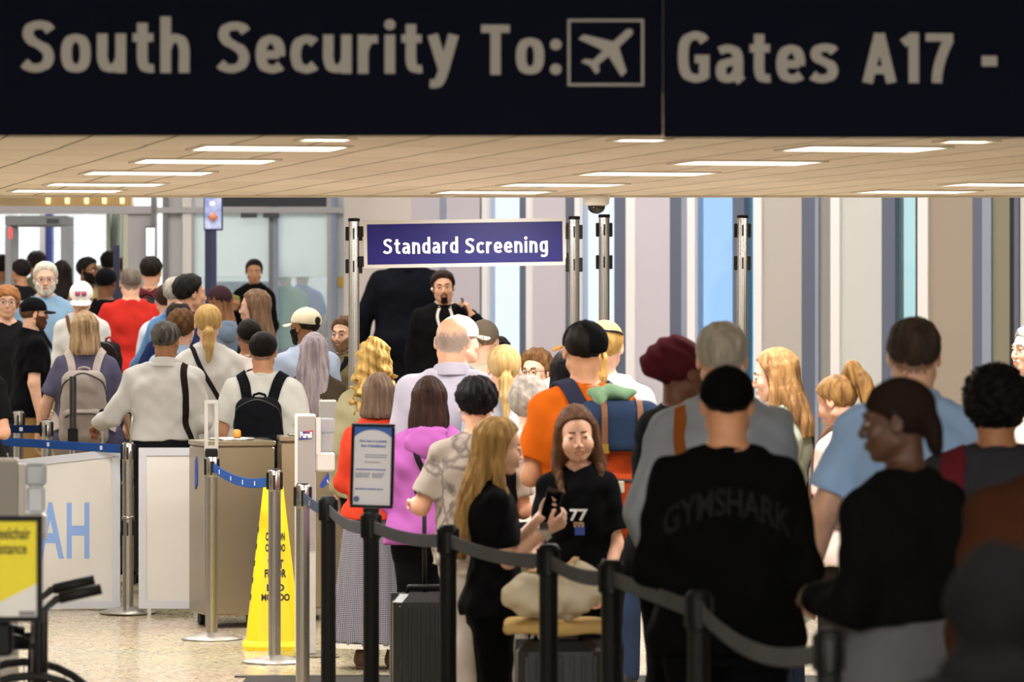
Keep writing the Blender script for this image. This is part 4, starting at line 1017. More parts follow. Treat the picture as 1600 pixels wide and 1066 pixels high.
# back wall with big bright windows
def bwall(px0, px1, py0, py1, name='wall_back', mat=None): return struct(sbox(px0, px1, BY, .2, py0, py1, name, mat or WHITE))
bwall(-700, -90, -400, FLO); bwall(168, 592, -400, FLO, mat=P('back_wall_grey', '#cdd2d4', .7)); bwall(-90, 168, -400, 318); bwall(-90, 168, 470, FLO)
struct(sbox(-60, 205, 48.0, .3, 285, 322, 'wall_bulkhead', P('warm_bulkhead', '#b59a72', .6)))
for i, x in enumerate((72, 102, 132, 160, 188)):
    o = sbox(x, x + 5, 47.9, .09, 306, 318, 'wall_lamp', P('warm_lamp', '#ffe9b0', .5, emit='#ffe2a0', es=1.6), kind=None)
    tag(o, 'small warm lamp on the brown bulkhead, ' + ['leftmost of five', 'second of five from the left', 'middle of five', 'fourth of five from the left', 'rightmost of five'][i], 'lamp', 'bulkhead lamps')
nwin += 1; w = empty('window_%d' % nwin); struct(w)
sbox(-90, 168, BY + .08, .01, 318, 470, 'pane', glass('far_glass', '#f4f8fa', .12, .04), w)
for x in (-40, 12, 28, 64, 110, 133, 164): sbox(x, x + 4, BY + .02, .1, 318, 470, 'mullion', WTRIM if x in (133, 28) else P('mullion_grey', '#bfc4c6', .5), w)
for y in (333, 377, 420): sbox(-90, 168, BY + .03, .08, y, y + 3, 'mullion', P('mullion_grey', '#bfc4c6', .5), w)
trim(72, 81, 51.5, .25, 333, FLO, P('navy_column', '#1e2f6e', .5)); trim(62, 70, 51.4, .2, 333, FLO, ALU)
trim(166, 172, 49, .2, 330, FLO, P('sage_frame', '#8f9a92', .5)); trim(183, 188, 49, .2, 330, FLO, P('sage_frame', '#8f9a92', .5)); trim(192, 200, 48.6, .2, 330, FLO, P('cream_frame', '#d8d6c8', .5))
struct(sbox(166, 200, 49.2, .06, 330, FLO, 'door_3', P('sage_glass', '#a9b8b2', .4)))
o = sbox(336, 420, 50.5, .7, 440, 651, 'counter', P('blue_counter', '#3d4b78', .5), kind=None); tag(o, 'long blue counter seen through the glass partition', 'counter')
o = sbox(528, 536, PY + .02, .04, 433, 448, 'notice', P('yellow_notice', '#d9a62c', .6), kind=None); tag(o, 'small yellow notice on the frame beside the tall steel pole', 'notice')
# wall screen on the partition
o = sbox(227, 243, PY - .02, .06, 354, 402, 'wall_screen', P('screen_black', '#22242a', .3), kind=None); tag(o, 'small bright advertising screen on the grey partition', 'screen')
sbox(228, 242, PY - .03, .008, 356, 400, 'display', P('screen_glow', '#e8eef2', .3, emit='#e6eef2', es=.8), o)
# walk-through metal detector
r = empty('metal_detector', at(62, 160, z=fz(43.75))); tag(r, 'grey walk-through metal detector arch with a red light by the bright windows', 'metal detector')
DG = P('detector_grey', '#8e9094', .5); s_ = 160.0; zt_ = HC + (HY - 338) / s_ - fz(43.75)
for sx in (-1, 1): MB().box(sx * .27 - .035, sx * .27 + .035, -.3, .3, 0, zt_ - .1, bev=.01).build('side_panel', DG, r)
MB().box(-.305, .305, -.3, .3, zt_ - .1, zt_, bev=.01).build('crossbeam', P('detector_dark', '#77797d', .5), r)
MB().box(-.262, -.235, -.32, -.3, zt_ - .22, zt_ - .12).build('warning_light', P('red_lamp', '#ff4a4a', .4, emit='#ff3030', es=1.2), r)
MB().box(.10, .22, -.31, -.3, zt_ - .075, zt_ - .03).build('control_display', P('dark_display', '#3a3d46', .3), r)

# ------------------------------------------------------------------ signs
NAVY = P('navy_sign', '#050819', .6, spec=.04); LET = P('grey_lettering', '#969493', .8, spec=.05)
SH = 530.0; SYD = FPX / SH
def hx(px): return (px - 800) / SH
def hz(py): return HC - (py - HY) / SH
def header(x0, x1, yb, label, dy):
    r = empty('overhead_sign', (0, SYD - dy, 0)); tag(r, label, 'sign', 'overhead sign panels')
    MB().box(hx(x0), hx(x1), 0, .045, hz(yb), 2.98, bev=.004).build('panel', NAVY, r); return r
a = header(-260, 1035.2, 212, 'navy overhead sign panel reading South Security To with a boxed plane icon', 0)
sign_text('lettering', 'South', hx(35), hx(296), hz(114), 83 / SH, -.004, LET, a)
sign_text('lettering', 'Security', hx(341), hx(714), hz(115), 82 / SH, -.004, LET, a)
sign_text('lettering', 'To:', hx(752), hx(877), hz(117), 79 / SH, -.004, LET, a)
m = MB()
for q in ((887, 1006, 30, 34), (887, 1006, 130.5, 134.5), (887, 891, 34, 130.5), (1002, 1006, 34, 130.5)): m.box(hx(q[0]), hx(q[1]), -.005, 0, hz(q[3]), hz(q[2]))
m.build('icon_border', LET, a)
plane = [(984, 45), (989, 47), (989, 53), (966, 76), (978, 113), (970, 120), (950, 93), (931, 108), (934, 110), (931, 116), (927, 114), (924, 112), (908, 97), (912, 92), (928, 92), (943, 82), (904, 61), (907, 54), (957, 66), (978, 47)]
plane = [(984, 45), (979, 46), (958, 65), (912, 54), (904, 61), (942, 79), (927, 94), (914, 92), (908, 97), (922, 103), (931, 116), (937, 111), (935, 101), (951, 88), (971, 120), (979, 112), (967, 74), (988, 54), (989, 48)]
MB().prism([(hx(x), hz(y)) for x, y in plane], -.005, 0).build('plane_icon', LET, a)
a = header(1037, 1860, 215, 'navy overhead sign panel reading Gates A17', .015)
sign_text('lettering', 'Gates', hx(1060), hx(1308), hz(130), 81 / SH, -.004, LET, a)
sign_text('lettering', 'A17', hx(1349), hx(1489), hz(130), 78 / SH, -.004, LET, a)
m = MB().box(hx(1533), hx(1557), -.005, 0, hz(104), hz(88)); m.build('lettering', LET, a)

STEEL = P('brushed_steel', '#b3b0ab', .34, metal=.95, bump=.12, bs=40, stretch=(30, 30, .6)); BLK = P('black_plastic', '#070708', .5, spec=.2); CHR = P('satin_chrome', '#aeaba6', .27, metal=1.0)
SLOT = P('slot_black', '#060607', .6)
def fluted(r, z0, z1, n=48, amp=.0016):
    m = MB(); vs = []
    for z in (z0, z1):
        for i in range(n):
            a_ = 2 * PI * i / n; rr = r - (amp if i % 4 == 0 else 0); vs.append((rr * math.cos(a_), rr * math.sin(a_), z))
    m.add(vs, [(i, (i + 1) % n, n + (i + 1) % n, n + i) for i in range(n)] + [tuple(range(n - 1, -1, -1)), tuple(range(n, 2 * n))]); return m
def tall_pole(px, s, ytop, label, lean=0, sides=(-1, 1)):
    X, Y, zt = at(px, s, ytop); g = fz(Y); h = zt - g
    r = empty('sign_pole', (X, Y, g)); tag(r, label, 'pole', 'tall steel sign poles'); r.rotation_euler = (0, math.radians(lean), 0)
    fluted(.0315, .02, h - .015).build('pole', CHR, r); MB().lathe([(.032, h - .015), (.034, h - .012), (.034, h), (.030, h + .004)]).build('end_cap', BLK, r)
    MB().lathe([(.17, 0), (.172, .01), (.165, .014), (.06, .035), (.034, .04)], n=36).build('base', STEEL, r)
    for zc in (h - .085, h - .27):
        for sx in sides:
            MB().box(sx * .036 - .012, sx * .036 + .012, -.012, .012, zc - .04, zc + .04, bev=.003).build('clip', BLK, r)
        MB().box(-.005, .005, -.036, -.028, zc - .032, zc + .032).build('slot', SLOT, r)
    return r
SP = 275.0
tall_pole(553, SP, 342, 'tall steel pole holding the left end of the Standard Screening sign')
tall_pole(897, SP + 2, 339, 'tall steel pole holding the right end of the Standard Screening sign')
tall_pole(944, SP - 2, 336, 'tall steel pole under the white dome camera')
tall_pole(1157, SP, 337, 'tall steel pole standing alone before the blue window', .3)
X, Y, Z = at(726.5, SP, 380); r = empty('hanging_sign', (X, Y - .02, Z)); r.rotation_euler = (0, -math.radians(.95), 0)
tag(r, 'blue framed sign reading Standard Screening between two steel poles', 'sign')
fw, fh = 316 / SP / 2, 74 / SP / 2; t = .020
m = MB()
for q in ((-fw, fw, fh - t, fh), (-fw, fw, -fh, -fh + t), (-fw, -fw + t, -fh + t, fh - t), (fw - t, fw, -fh + t, fh - t)): m.box(q[0], q[1], -.018, .018, q[2], q[3])
m.build('frame', P('sign_frame', '#b5afa8', .45, metal=.2), r)
MB().box(-fw + t, fw - t, -.012, .012, -fh + t, fh - t).build('panel', P('royal_blue_sign', '#191660', .4, spec=.2), r)
L2 = P('white_lettering', '#efeae6', .6)
sign_text('lettering', 'Standard', (599 - 726.5) / SP, (716 - 726.5) / SP, (380 - 395.5) / SP, 24.5 / SP, -.014, L2, r, .165, .12)
sign_text('lettering', 'Screening', (727 - 726.5) / SP, (856 - 726.5) / SP, (380 - 396.5) / SP, 24.5 / SP, -.014, L2, r, .165, .12)
for sx in (-1, 1):
    for z in (.075, -.095): MB().box(sx * (fw + .014) - .018, sx * (fw + .014) + .018, -.014, .014, z - .03, z + .03, bev=.003).build('bracket', BLK, r)

# dome camera under the ceiling edge
X, Y, Z = at(932, 278, z=LOWZ); r = empty('dome_camera', (X, EDGE_Y - .11, LOWZ)); tag(r, 'white dome security camera with a dark lens bubble under the ceiling edge', 'camera')
MB().lathe([(.058, -.062), (.072, -.052), (.076, -.02), (.076, 0)], n=32).build('housing', P('camera_white', '#e8e4de', .45), r)
MB().lathe([(.004, -.108), (.022, -.104), (.038, -.094), (.048, -.078), (.050, -.062)], n=32).build('dome', P('smoked_dome', '#0d0c0e', .12, spec=.7), r)
X, Y, Z = at(700, 279, z=LOWZ); r = MB().lathe([(.03, -.012), (.034, -.006), (.034, 0)], n=20).build('smoke_detector', P('camera_white', '#e8e4de', .45), loc=(X, EDGE_Y - .1, LOWZ)); tag(r, 'small pale smoke detector at the ceiling edge above the blue sign', 'smoke detector')

# monitor, hanging sign and posts in the hall
X, Y, Z = at(333, 170, 334); r = empty('display_monitor', (X, Y, fz(Y))); tag(r, 'portrait monitor on a navy post showing a blue and orange advert', 'monitor')
g = fz(Y); sM = 170.0
MB().box(-.085, .09, -.03, .03, Z - g - .155, Z - g + .155, bev=.006).build('casing', P('navy_casing', '#1a2040', .4), r)
MB().box(-.075, .078, -.034, -.03, Z - g - .14, Z - g + .145).build('screen', P('screen_blue', '#34519c', .3, emit='#4a63b0', es=.35, pattern='noise', col2='#c8d0e6', vs=9), r)
MB().box(-.03, .02, -.037, -.034, Z - g + .07, Z - g + .115).build('picture_block', P('screen_white', '#e8e6ee', .4), r)
MB().lathe([(.003, -.045), (.05, 0), (.003, .045)], n=6, c=(.0, -.037, Z - g - .03)).build('picture_block', P('screen_orange', '#d9846a', .4), r)
MB().box(-.075, -.02, -.02, .05, 0, Z - g - .12).build('post', P('navy_post', '#141c3c', .5), r); MB().box(-.015, .03, -.02, .05, 0, Z - g - .12).build('post', P('navy_post', '#1c2750', .5), r)
o = sbox(348, 510, 42.5, .12, 296, 323, 'hanging_sign', P('dark_navy_sign', '#0c1020', .4), kind=None); tag(o, 'dark navy sign box beside the monitor, hung under the hall beam', 'sign')
for px in (380, 480): sbox(px, px + 3, 42.54, .04, -100, 296, 'hanger', ALU, o)
X, Y, Z = at(182, 178, 383); r = empty('barrier_post', (X, Y, fz(Y))); tag(r, 'slim dark navy post in the crowd beside the red shirt', 'post')
MB().box(-.027, .027, -.027, .027, .02, Z - fz(Y), bev=.004).build('post', P('navy_post', '#141c3c', .5), r); MB().lathe([(.15, 0), (.15, .012), (.04, .022)], n=28).build('base', BLK, r)

# ------------------------------------------------------------------ queue barriers
def stanchion(px, s, label, ytop=None, h=None, steel=True, base=True, square=False, group=None, double=False, bracket=False, cat='stanchion'):
    Y = FPX / s; g = fz(Y); hh = h or (HC - (ytop - HY) / s - g)
    r = empty('stanchion', ((px - 800) / s, Y, g)); tag(r, label, cat, group or ('steel queue stanchions' if steel else 'black queue stanchions'))
    pm = STEEL if steel else BLK; rad = .032
    fluted(rad, .03, hh - .11, amp=.0010).build('pole', CHR if steel else BLK, r)
    hd = MB().lathe([(rad, hh - .11), (rad + .002, hh - .105), (rad + .002, hh - .004), (rad - .002, hh)], n=32); hd.build('belt_head', CHR if steel else BLK, r)
    MB().lathe([(rad - .001, hh), (rad - .004, hh + .004), (.01, hh + .005)], n=32).build('end_cap', BLK, r)
    for zc in ([hh - .055] + ([hh * .5] if double else [])):
        for a_ in (0, PI):
            MB().box(rad - .002, rad + .010, -.014, .014, zc - .045, zc + .045, bev=.003, M=Matrix.Rotation(a_, 4, 'Z')).build('clip', BLK, r)
        MB().box(-.006, .006, -rad - .004, -rad + .006, zc - .045, zc + .03).build('slot', SLOT, r)
    if double: MB().lathe([(rad + .001, hh * .5 + .05), (rad + .004, hh * .5 + .055), (rad + .004, hh * .5 + .065), (rad + .001, hh * .5 + .07)], n=28).build('collar', CHR, r)
    MB().lathe([(.165, 0), (.168, .006), (.165, .011), (.11, .024), (.05, .038), (.034, .042)], n=40).build('base', STEEL if steel else BLK, r)
    if bracket:
        m = MB()
        for x in (-.030, .026): m.box(x - .010, x + .010, -.01, .01, hh + .03, hh + .31)
        m.box(-.04, .036, -.012, .012, hh + .29, hh + .31); m.box(-.04, .036, -.014, .014, hh + .03, hh + .06); m.build('sign_bracket', P('aluminium', '#a9a7a2', .45, metal=.4), r)
        MB().box(-.035, .032, -.022, .022, hh, hh + .045, bev=.004).build('bracket_socket', BLK, r)
    return (r.location.x, r.location.y, g + hh)
pA = stanchion(200, 267, 'steel stanchion between the two white barrier panels', h=1.0, double=True)
pB = stanchion(331, 286, 'steel stanchion with a bracket on top before the steel bin', h=1.0, bracket=True)
pC = stanchion(429, 306, 'steel stanchion in front of the yellow wet floor cone', h=.985)
pD = stanchion(473, 340, 'steel stanchion before the white sanitizer stand, joined to the black posts', h=1.0)
pE = stanchion(29, 240, 'steel stanchion farther left behind the white panel', ytop=643)
pF = stanchion(73, 249, 'steel stanchion beside the khaki trousers behind the white panel', ytop=657)
pG = stanchion(-60, 258, 'steel stanchion off to the left of the white panel', h=1.0)
BK = [(513, 365, 'black stanchion nearest the steel ones'), (700, 421, 'black stanchion before the magenta hoodie'), (857, 459, 'black stanchion before the cream bag'), (955, 490, 'black stanchion right of the cream bag'), (1092, 551, 'black stanchion before the black lettered shirt'), (1295, 625, 'black stanchion beside the grey trousers at the near end')]
pk = {}
for px, s, lb in BK: pk[px] = stanchion(px, s, lb, h=1.0, steel=False)
pS = stanchion(580, 395, 'black stanchion carrying the black framed notice', h=1.0, steel=False)
def belt(a, b, label, mat, sag=.03, dz=-.055, off=.04, marks=None, w=.05):
    a, b = Vector(a), Vector(b); d = (b - a); d.z = 0; d.normalize(); a = a + d * off + Vector((0, 0, dz)); b = b - d * off + Vector((0, 0, dz))
    n = 16; mid = (a + b) / 2; r = empty('barrier_belt', mid); tag(r, label, 'belt', 'queue belts')
    pts = [a.lerp(b, i / n) - Vector((0, 0, sag * 4 * (i / n) * (1 - i / n))) - mid for i in range(n + 1)]; nn = Vector((d.y, -d.x, 0))
    if nn.y > 0: nn = -nn
    MB().ribbon(pts, [nn] * (n + 1), w, .0025).build('webbing', mat, r)
    for p in (pts[0], pts[-1]): MB().box(p.x - .008, p.x + .008, p.y - .012, p.y + .012, p.z - .03, p.z + .03).build('end_clip', BLK, r)
    if marks:
        m = MB()
        for i in range(marks):
            f = (i + .6) / marks; k = min(int(f * n), n - 1); p = pts[k].lerp(pts[k + 1], f * n - k); tn = (pts[k + 1] - pts[k]).normalized() * .011
            q = nn * .0045; u = Vector((0, 0, .012)); m.add([p + q - tn - u, p + q + tn - u, p + q + tn + u, p + q - tn + u], [(0, 1, 2, 3)])
        m.build('printed_marks', P('belt_print', '#c9d2e2', .7), r)
    return r
BLUEB = fabric('#274a8a', bump=.5, bs=120); GREYB = fabric('#4a4a4c', bump=.5, bs=140); NAVYB = fabric('#16264a', bump=.5, bs=120)
belt(pB, pC, 'blue printed belt from the bracket stanchion across the yellow cone', BLUEB, .045, marks=5)
belt(pD, pk[513], 'short grey blue belt joining steel to black stanchion', fabric('#3c4658'), .015, marks=2)
belt(pk[513], pS, 'dark grey belt running left into the notice stanchion', GREYB, .03)
belt(pS, pk[700], 'dark grey belt passing in front of the magenta hoodie', GREYB, .02)
belt(pk[700], pk[857], 'dark grey belt passing below the long haired girl', GREYB, .02)
belt(pk[857], pk[955], 'dark grey belt above the cream bag', GREYB, .02)
belt(pk[955], pk[1092], 'grey belt nearly level before the blue jeans', GREYB, .0)
belt(pk[1092], pk[1295], 'dark grey belt sagging at the near end of the queue', GREYB, .06)
belt((-3.9, pE[1], pE[2]), pE, 'dark navy belt to the farther left stanchion', NAVYB, .0)
belt((-3.9, pF[1] - .05, pF[2]), pF, 'dark navy belt to the stanchion by the khaki trousers', NAVYB, .0, marks=3)
belt(pG, pA, 'blue belt running along the top of the lettered white panel', BLUEB, .0, dz=-.04, marks=3)
r = empty('barrier_post', at(114, 257, z=fz(FPX / 257))); tag(r, 'black twin rail post standing behind the white lettered panel', 'post')
for x in (-.011, .011): MB().box(x - .009, x + .009, -.012, .012, .9, 1.335, bev=.003).build('rail', P('black_gloss', '#0b0c0f', .25), r)
fluted(.022, .03, .98).build('pole', CHR, r); MB().box(-.03, .03, -.025, .025, .93, 1.02, bev=.005).build('socket', BLK, r); MB().lathe([(.15, 0), (.15, .01), (.03, .03)], n=30).build('base', STEEL, r)

# white barrier panels
def panel(px0, px1, s, yt0, yt1, yb, label, txt=None):
    Y = FPX / s; x0, x1 = (px0 - 800) / s, (px1 - 800) / s; z0 = HC - (yb - HY) / s; za, zb = HC - (yt0 - HY) / s, HC - (yt1 - HY) / s
    r = empty('queue_board', ((x0 + x1) / 2, Y, 0)); tag(r, label, 'panel', 'white queue panels'); cx = (x0 + x1) / 2; x0 -= cx; x1 -= cx; t = .045
    zf = lambda x: za + (zb - za) * (x - x0) / (x1 - x0)
    m = MB()
    for poly in ([(x0, zf(x0) - t), (x1, zf(x1) - t), (x1, zf(x1)), (x0, zf(x0))], [(x0, z0), (x1, z0), (x1 - t, z0 + t), (x0 + t, z0 + t)], [(x0, z0), (x0 + t, z0 + t), (x0 + t, zf(x0) - t), (x0, zf(x0) - t)], [(x1 - t, z0 + t), (x1, z0), (x1, zf(x1) - t), (x1 - t, zf(x1) - t)]): m.prism(poly, -.018, .018)
    m.build('frame', P('panel_frame', '#b9bcc4', .35, metal=.35), r)
    MB().prism([(x0 + t, z0 + t), (x1 - t, z0 + t), (x1 - t, zf(x1) - t), (x0 + t, zf(x0) - t)], -.008, .008).build('sheet', P('white_sheet', '#cbc8c3', .35), r)
    for x in (x0 + .06, x1 - .06): MB().box(x - .02, x + .02, -.10, .10, 0, .02, bev=.005).box(x - .012, x + .012, -.012, .012, .01, z0 + .005).build('foot', STEEL, r)
    for z in (.88, .45): MB().box(x1, x1 + .02, -.012, .012, z - .04, z + .04).build('clip', BLK, r)
    if txt:
        body, a0, a1, b0, b1, col = txt
        text('lettering', body, (a0 - 800) / s - cx, (a1 - 800) / s - cx, HC - (b1 - HY) / s, HC - (b0 - HY) / s, -.0095, P('blue_print', col, .6), r, .02, 1.1)
    return r
panel(-40, 188, 265, 726, 701, 951, 'large white barrier panel with blue capital letters in a silver frame', ('IAH', 46, 140, 785, 873, '#7f9fd6'))
panel(217, 322, 268, 700, 700, 951, 'blank white barrier panel between the stanchion and the steel bin')

# ------------------------------------------------------------------ steel bins
BST = P('bin_steel', '#ab9d86', .25, metal=.85, bump=.03, bs=30, stretch=(.6, .6, 30)); CAST = P('caster_rubber', '#0e0e10', .6)
def bin_(px, s, w, d, top, rz, label, decal=None):
    Y = FPX / s; r = empty('steel_bin', ((px - 800) / s, Y, fz(Y)), math.radians(rz)); tag(r, label, 'bin', 'stainless steel bins')
    # origin at the near left corner
    MB().box(0, w, 0, d, .075, top - .03, bev=.012).build('body', BST, r); MB().box(-.004, w + .004, -.004, d + .004, top - .028, top, bev=.006).build('top', BST, r)
    for x in (.06, w - .06):
        for y in (.06, d - .06): MB().cyl((x - .014, y, .036), (x + .014, y, .036), .036, 20).box(x - .02, x + .02, y - .02, y + .02, .062, .082).build('caster', CAST, r)
    MB().lathe([(.13, top), (.135, top + .008), (.125, top + .014), (.09, top + .004)], n=32, c=(w * .5, d * .5, 0)).build('bin_ring', CHR, r)
    MB().box(w - .006, w - .002, -.002, 0, .1, top - .06).build('door_seam', SLOT, r)
    return r
rb = bin_(321, 277, .405, .42, 1.06, 17, 'stainless steel bin on casters next to the yellow cone')
m = MB().prism([(0, 0), (.05, .03), (.05, .13), (.03, .19), (.0, .15)], 0, .004, M=Matrix.Translation((-.005, .25, .78)) @ Matrix.Rotation(-PI / 2, 4, 'Z')); m.build('decal', P('blue_decal', '#1f3f9c', .5), rb)
rb2 = bin_(437, 272, .37, .40, 1.065, 5, 'stainless steel bin on casters behind the white sanitizer stand')
c_ = lambda x, y: ((x - 437) / 272, HC - (y - HY) / 272)
m = MB().prism([c_(499, 762), c_(503, 755), c_(516, 737), c_(528, 731), c_(532, 735), c_(530, 752), c_(512, 758), c_(504, 766)], -.006, -.001).build('decal', P('blue_decal', '#1f3f9c', .5), rb2)
m = MB()
for i in range(4): m.prism([c_(510 + i * 4.5, 753 - i * 2.5), c_(512 + i * 4.5, 752 - i * 2.5), c_(514 + i * 4.5, 757 - i * 2.5), c_(512 + i * 4.5, 758 - i * 2.5)], -.008, -.002)
m.build('decal_stripes', P('white_sheet', '#cbc8c3', .35), rb2)
X, Y, Z = at(370, 273, 690); o = MB().lathe([(.02, 0), (.024, .004), (.024, .035), (.012, .045)], n=20).build('bottle_cap', P('orange_plastic', '#d9872c', .4), loc=(X, Y, 1.068 + fz(Y))); tag(o, 'small orange cap lying on the steel bin by the cone', 'cap')

# sanitizer stands
def sanitizer(px, s, top, label, rz, logo=True):
    Y = FPX / s; r = empty('sanitizer_stand', ((px - 800) / s, Y, fz(Y)), math.radians(rz)); tag(r, label, 'sanitizer stand', 'hand sanitizer stands')
    Wp, Gp = P('stand_white', '#d2cfca', .45), P('stand_grey', '#a09d99', .5)
    MB().box(-.05, .05, -.045, .045, .012, top, bev=.006).build('column', Wp, r); MB().box(-.046, .046, -.050, -.044, .55, top - .012).build('face_plate', Gp, r)
    MB().box(-.16, .16, -.16, .16, 0, .012, bev=.004).build('base', CHR, r)
    MB().box(.05, .15, -.05, .04, top - .30, top - .20, bev=.01).box(.05, .075, -.05, .04, top - .21, top - .02).build('dispenser', Wp, r)
    MB().box(.078, .145, -.04, .03, top - .20, top - .10, bev=.012).build('bottle', glass('clear_bottle', '#d9dee2', .45, .15), r)
    MB().box(.074, .150, -.045, .035, top - .10, top - .02, bev=.01).build('cover', glass('clear_cover', '#c9ced2', .55, .15), r)
    MB().box(.05, .15, -.07, .03, top - .50, top - .485, bev=.004).build('drip_tray', Wp, r)
    if logo:
        z = top - .11
        MB().prism([(-.040, z - .024), (.030, z - .018), (.034, z + .026), (-.034, z + .018)], -.053, -.050).build('logo_plate', P('logo_blue', '#27348c', .5), r)
        MB().prism([(-.002, z + .014), (.034, z + .012), (.034, z + .026), (.0, z + .022)], -.0545, -.052).build('logo_flash', P('logo_red', '#c2273a', .5), r)
        text('lettering', 'Purell', -.034, .028, z - .014, z + .018, -.0555, P('logo_white', '#f2f2f2', .6), r, .04)
    return r
sanitizer(477, 300, HC - (647 - HY) / 300, 'white sanitizer stand with a blue logo in front of the steel bins', 10)
sanitizer(512, 262, HC - (625 - HY) / 262 - fz(FPX / 262), 'plain white sanitizer stand farther back by the tall pole', 6, False)
sanitizer(8, 430, HC - (716 - HY) / 430, 'blurred grey sanitizer stand behind the yellow notice', 4, False)

# wet floor cone
X, Y, Z = at(427, 294, z=0); r = empty('wet_floor_cone', (X, Y, 0), math.radians(6)); tag(r, 'tall yellow wet floor cone with black warning words', 'cone')
YEL = P('yellow_plastic', '#f0d31c', .4)
ctop = HC - (757 - HY) / 294
def cone_w(z): return .142 + (.050 - .142) * ((z - .06) / (ctop - .06))
m = MB(); vs = []; n = 4
prof = [(.160, 0), (.163, .022), (.152, .04)] + [(cone_w(z), z) for z in np.linspace(.05, ctop - .01, 8)] + [(.040, ctop)]
for w_, z in prof:
    c = w_ * .35
    for x, y in ((-w_ + c, -w_), (w_ - c, -w_), (w_, -w_ + c), (w_, w_ - c), (w_ - c, w_), (-w_ + c, w_), (-w_, w_ - c), (-w_, -w_ + c)): vs.append((x, y, z))
K = len(prof)
m.add(vs, [(k * 8 + i, k * 8 + (i + 1) % 8, k * 8 + 8 + (i + 1) % 8, k * 8 + 8 + i) for k in range(K - 1) for i in range(8)] + [tuple(range(7, -1, -1)), tuple(range(K * 8 - 8, K * 8))])
m.build('body', YEL, r)
BW = P('black_print', '#121212', .6)
def conetext(body, y0, y1, hw):
    za, zb = HC - (y1 - HY) / 294, HC - (y0 - HY) / 294
    o = text('lettering', body, .006 - hw, .006 + hw, za, zb, 0, BW, r, .042)
    me = o.data
    for v in me.vertices: v.co.y = -cone_w(v.co.z) - .0015
    me.update()
conetext('CAUTION', 831, 844, .051); conetext('CUIDADO', 849, 861, .053); conetext('WET', 873, 887, .042); conetext('FLOOR', 888, 901, .057); conetext('PISO', 911, 922, .046); conetext('MOJADO', 926, 940, .075)
m = MB(); z = HC - (822 - HY) / 294; m.add([(-.012, -cone_w(z) - .002, z - .01), (.012, -cone_w(z) - .002, z - .01), (0, -cone_w(z) - .001, z + .014)], [(0, 1, 2)]); m.build('warning_triangle', BW, r)
m = MB()
for i in range(5):
    z = .62 - i * .09; m.box(-cone_w(z) - .003, -cone_w(z) + .004, -.012, .012, z, z + .03)
m.build('edge_marks', BW, r)

# notice on the black stanchion
r = empty('notice_holder', (pS[0], pS[1], pS[2])); r.rotation_euler = (0, math.radians(1.5), math.radians(-4)); tag(r, 'black framed paper notice with blue heading mounted on a black stanchion', 'notice')
hw, hb, ht = .086, .018, .352
m = MB(); t = .012
for q in ((-hw, hw, ht - t, ht), (-hw, hw, hb, hb + t), (-hw, -hw + t, hb + t, ht - t), (hw - t, hw, hb + t, ht - t)): m.box(q[0], q[1], -.012, .012, q[2], q[3], bev=.003)
m.box(-hw + t, hw - t, 0, .01, hb + t, ht - t); m.build('frame', BLK, r); MB().box(-.03, .03, -.02, .02, .0, .02, bev=.004).build('mount', BLK, r)
MB().box(-hw + t, hw - t, -.004, 0, hb + t, ht - t).build('sheet', P('paper', '#dcdde6', .7), r)
BH = P('blue_heading', '#2f62b4', .6); GT = P('grey_text', '#8d93a6', .7)
arc = [(-.074 + .148 * i / 14, ht - t - .012 - .030 * abs(2 * i / 14 - 1) ** 2.2) for i in range(15)]
MB().prism(arc + [(.074, ht - t), (-.074, ht - t)], -.0055, -.004).build('heading_band', BH, r)
text('lettering', "Don't have an acceptable", -.052, .056, .276, .288, -.0055, BH, r, .03); text('lettering', 'form of identification?', -.046, .052, .258, .270, -.0055, BH, r, .03)
m = MB(); rng = random.Random(3)
for z, x0, x1 in [(.226, -.03, .06), (.217, -.03, .055), (.197, -.03, .03), (.152, -.066, -.008), (.145, -.066, -.01), (.138, -.066, -.012), (.152, .0, .05), (.145, .0, .048), (.138, .0, .04)]:
    x = x0
    while x < x1: w_ = rng.uniform(.004, .012); m.box(x, min(x + w_, x1), -.0052, -.004, z, z + .004); x += w_ + .002
m.build('small_print', GT, r)
m = MB()
for z, x0, x1 in [(.167, -.066, .054), (.090, -.066, .045)]:
    x = x0
    while x < x1: w_ = rng.uniform(.004, .012); m.box(x, min(x + w_, x1), -.0052, -.004, z, z + .005); x += w_ + .002
m.build('blue_print_line', BH, r)
MB().cyl((-.060, -.0055, .052), (-.060, -.004, .052), .012, 24).build('round_logo', P('logo_blue_grey', '#54699a', .6), r)

# wheelchair notice and wheelchair, close to the camera
X, Y, Z = at(-12, 530, z=0); r = empty('notice_stand', (X, Y, 0), math.radians(3)); tag(r, 'black framed yellow wheelchair assistance notice on a post, close by and blurred', 'notice')
w0, w1, zb_, zt_ = (-46 + 12) / 530, (66 + 12) / 530, HC - (972 - HY) / 530, HC - (806 - HY) / 530
m = MB(); t = .016
for q in ((w0, w1, zt_ - t, zt_), (w0, w1, zb_, zb_ + t), (w0, w0 + t, zb_ + t, zt_ - t), (w1 - t, w1, zb_ + t, zt_ - t)): m.box(q[0], q[1], -.014, .014, q[2], q[3])
m.box(w0 + t, w1 - t, .0, .012, zb_ + t, zt_ - t); m.build('frame', BLK, r)
MB().box(w0 + t, w1 - t, -.006, 0, zb_ + t, zt_ - t).build('sheet', P('notice_yellow', '#e0d200', .5), r)
q = lambda y: HC - (y - HY) / 530
MB().prism([(w0 + t, zb_ + t), (w1 - t, zb_ + t), (w1 - t, q(912)), (w0 + t, q(960))], -.0085, -.006).build('lower_band', P('notice_white', '#d6d6d6', .5), r)
